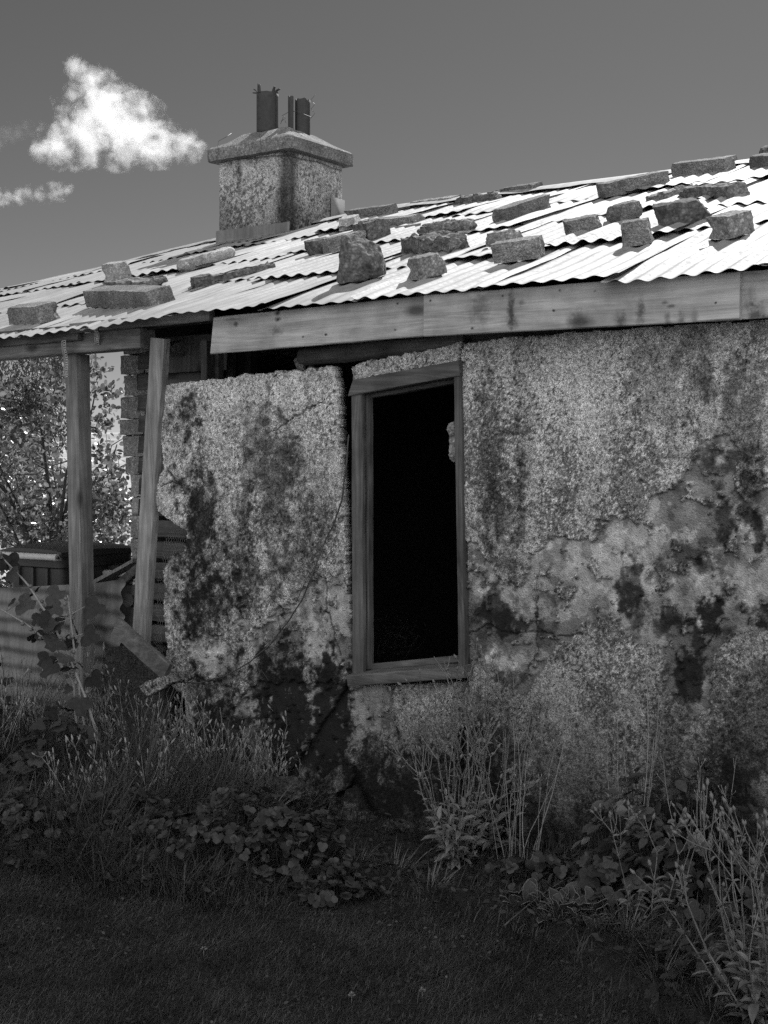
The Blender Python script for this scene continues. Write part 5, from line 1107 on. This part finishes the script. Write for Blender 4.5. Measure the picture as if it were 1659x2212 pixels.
cl = [(g5.normal(0, .9), g5.normal(0, .5), g5.uniform(.2, 1.25), g5.uniform(.3, .5)) for _ in range(14)]
tree('hedge_bush', 'low pale sunlit bush behind the fruit tree', B3, 2., cl, 5000, .06, 'treeleaf', 84, 8, .03, 'bush')

# ------------------------------------------------------------------ cloud: real volumes far off
SUN_AZ, SUN_EL = R(24), R(47)
def cloud(name, blobs, D, label, dens, nscale, seed, thr):
    C = []; 
    for x, y, r_ in blobs: p = at(x, y, D); C.append((p[0], p[1]+g5.uniform(-.2, .2)*r_/F*D, p[2], r_/F*D))
    C = np.array(C); ctr = C[:, :3].mean(0)
    import bmesh
    bm = bmesh.new()
    for c in C:
        for v in rdir(80, -1, 1, g5): bm.verts.new(c[:3]+v*c[3]*1.45-ctr)
    r_ = bmesh.ops.convex_hull(bm, input=bm.verts[:]); 
    for v in [v for v in bm.verts if not v.link_faces]: bm.verts.remove(v)
    me = bpy.data.meshes.new(name); bm.to_mesh(me); bm.free(); o = bpy.data.objects.new(name, me); COL.objects.link(o); o.location = ctr
    t = NT(name+'_volume'); tc = t.n('ShaderNodeTexCoord').outputs['Object']
    sc = 1/(blobs[0][2]/F*D)
    wn = t.n('ShaderNodeTexNoise'); t.l(tc, wn.inputs['Vector']); wn.inputs['Scale'].default_value = nscale*sc; wn.inputs['Detail'].default_value = 9; wn.inputs['Roughness'].default_value = .68; wn.inputs['Distortion'].default_value = .3
    cur = None
    for c in C:
        a = t.n('ShaderNodeVectorMath', operation='DISTANCE'); t.l(tc, a.inputs[0]); a.inputs[1].default_value = tuple(c[:3]-ctr)
        q = t.math('DIVIDE', a.outputs['Value'], c[3]); cur = q if cur is None else t.math('SMOOTH_MIN', cur, q)
        if cur is not q: cur.node.inputs[2].default_value = .25
    f = t.math('ADD', cur, t.math('MULTIPLY', t.math('SUBTRACT', wn.outputs[0], .5), 5.6))
    den = t.rng(f, thr, thr-1.3, 0, dens*sc); den.node.clamp = True
    v = t.n('ShaderNodeVolumePrincipled'); v.inputs['Color'].default_value = (.98, .98, .98, 1); v.inputs['Anisotropy'].default_value = .1; t.l(den, v.inputs['Density']); t.l(v.outputs[0], t.out.inputs['Volume'])
    me.materials.append(t.m); return tag(kind(o, 'structure'), label, 'cloud')
cloud('cloud', [(245, 262, 68), (295, 282, 60), (190, 285, 60), (125, 312, 42), (350, 310, 40), (218, 215, 50), (190, 172, 34), (165, 142, 22), (400, 318, 34), (425, 322, 20), (90, 325, 22), (260, 312, 46), (330, 330, 24), (155, 205, 14), (320, 235, 22)], 420., 'large ragged white cloud left of the chimney', 1.35, 1.7, 1, 1.04)
cloud('cloud', [(122, 414, 20), (85, 420, 15), (40, 424, 18), (0, 428, 18), (145, 408, 12), (60, 420, 14), (20, 426, 16)], 420., 'small flat cloud low at the left edge', .34, 1.2, 2, 1.0)
cloud('cloud', [(60, 280, 16), (38, 286, 18), (16, 294, 20), (-10, 300, 24)], 420., 'faint wisp at the left edge beside the large cloud', .04, .8, 3, 1.0)

# ------------------------------------------------------------------ light, sky, camera
sd = np.array([math.sin(SUN_AZ)*math.cos(SUN_EL), math.cos(SUN_AZ)*math.cos(SUN_EL), math.sin(SUN_EL)])
L = bpy.data.lights.new('sun', 'SUN'); L.energy = 4.6; L.angle = R(.5); L.color = (1, 1, 1)
lo = bpy.data.objects.new('sun', L); COL.objects.link(lo); lo.rotation_euler = Vector(sd).to_track_quat('Z', 'Y').to_euler(); lo.location = (0, 0, 20)
CLOUD_FILL = 24.
w = bpy.data.worlds.new('World'); SC.world = w; w.use_nodes = True; nt = w.node_tree; nt.nodes.clear()
ow = nt.nodes.new('ShaderNodeOutputWorld'); bg = nt.nodes.new('ShaderNodeBackground'); sk = nt.nodes.new('ShaderNodeTexSky'); sk.sky_type = 'NISHITA'; sk.sun_disc = False; sk.sun_elevation = SUN_EL; sk.sun_rotation = SUN_AZ; sk.air_density = .42; sk.dust_density = .15; sk.ozone_density = 1.
sp = nt.nodes.new('ShaderNodeSeparateColor'); cc = nt.nodes.new('ShaderNodeCombineColor'); nt.links.new(sk.outputs[0], sp.inputs[0])
m1 = nt.nodes.new('ShaderNodeMath'); m1.operation = 'MULTIPLY_ADD'; nt.links.new(sp.outputs[0], m1.inputs[0]); m1.inputs[1].default_value = .95
m2 = nt.nodes.new('ShaderNodeMath'); m2.operation = 'MULTIPLY'; nt.links.new(sp.outputs[1], m2.inputs[0]); m2.inputs[1].default_value = .05; nt.links.new(m2.outputs[0], m1.inputs[2])
for i in range(3): nt.links.new(m1.outputs[0], cc.inputs[i])
# fill light: bright cloud shapes added to the unseen sky behind the viewer
tg = nt.nodes.new('ShaderNodeTexCoord'); nz = nt.nodes.new('ShaderNodeTexNoise'); nz.inputs['Scale'].default_value = 2.2; nz.inputs['Detail'].default_value = 7; nz.inputs['Roughness'].default_value = .58
nt.links.new(tg.outputs['Generated'], nz.inputs['Vector']); sx = nt.nodes.new('ShaderNodeSeparateXYZ'); nt.links.new(tg.outputs['Generated'], sx.inputs[0])
def mr(x, a, b, c, d):
    n_ = nt.nodes.new('ShaderNodeMapRange'); n_.interpolation_type = 'SMOOTHSTEP'; nt.links.new(x, n_.inputs[0])
    for i, v in enumerate((a, b, c, d)): n_.inputs[i+1].default_value = v
    return n_.outputs[0]
ml = nt.nodes.new('ShaderNodeMath'); ml.operation = 'ADD'; nt.links.new(nz.outputs[0], ml.inputs[0]); nt.links.new(mr(sx.outputs[1], .25, -.45, -.5, .12), ml.inputs[1])
cm = mr(ml.outputs[0], .44, .60, 0, 1); mxw = nt.nodes.new('ShaderNodeMix'); mxw.data_type = 'RGBA'; nt.links.new(cm, mxw.inputs[0]); nt.links.new(cc.outputs[0], mxw.inputs[6]); mxw.inputs[7].default_value = (CLOUD_FILL, CLOUD_FILL, CLOUD_FILL, 1)
nt.links.new(mxw.outputs[2], bg.inputs[0]); bg.inputs[1].default_value = .05; nt.links.new(bg.outputs[0], ow.inputs[0])

cam = bpy.data.cameras.new('camera'); co = bpy.data.objects.new('camera', cam); COL.objects.link(co); co.location = (0, 0, H); co.rotation_euler = (R(90), 0, 0)
cam.sensor_fit = 'HORIZONTAL'; cam.sensor_width = 36; cam.lens = F/1659*36; cam.shift_y = -(1106-HY)/1659; cam.clip_end = 5000; cam.clip_start = .05
SC.camera = co
SC.view_settings.view_transform = 'Standard'; SC.view_settings.look = 'None'; SC.view_settings.exposure = 0.9; SC.view_settings.gamma = 1
SC.render.engine = 'CYCLES'; cy = SC.cycles; cy.max_bounces = 6; cy.diffuse_bounces = 3; cy.glossy_bounces = 2; cy.transmission_bounces = 2; cy.volume_bounces = 5; cy.volume_step_rate = .6; cy.volume_max_steps = 300
cy.use_denoising = False; cy.sample_clamp_indirect = 5
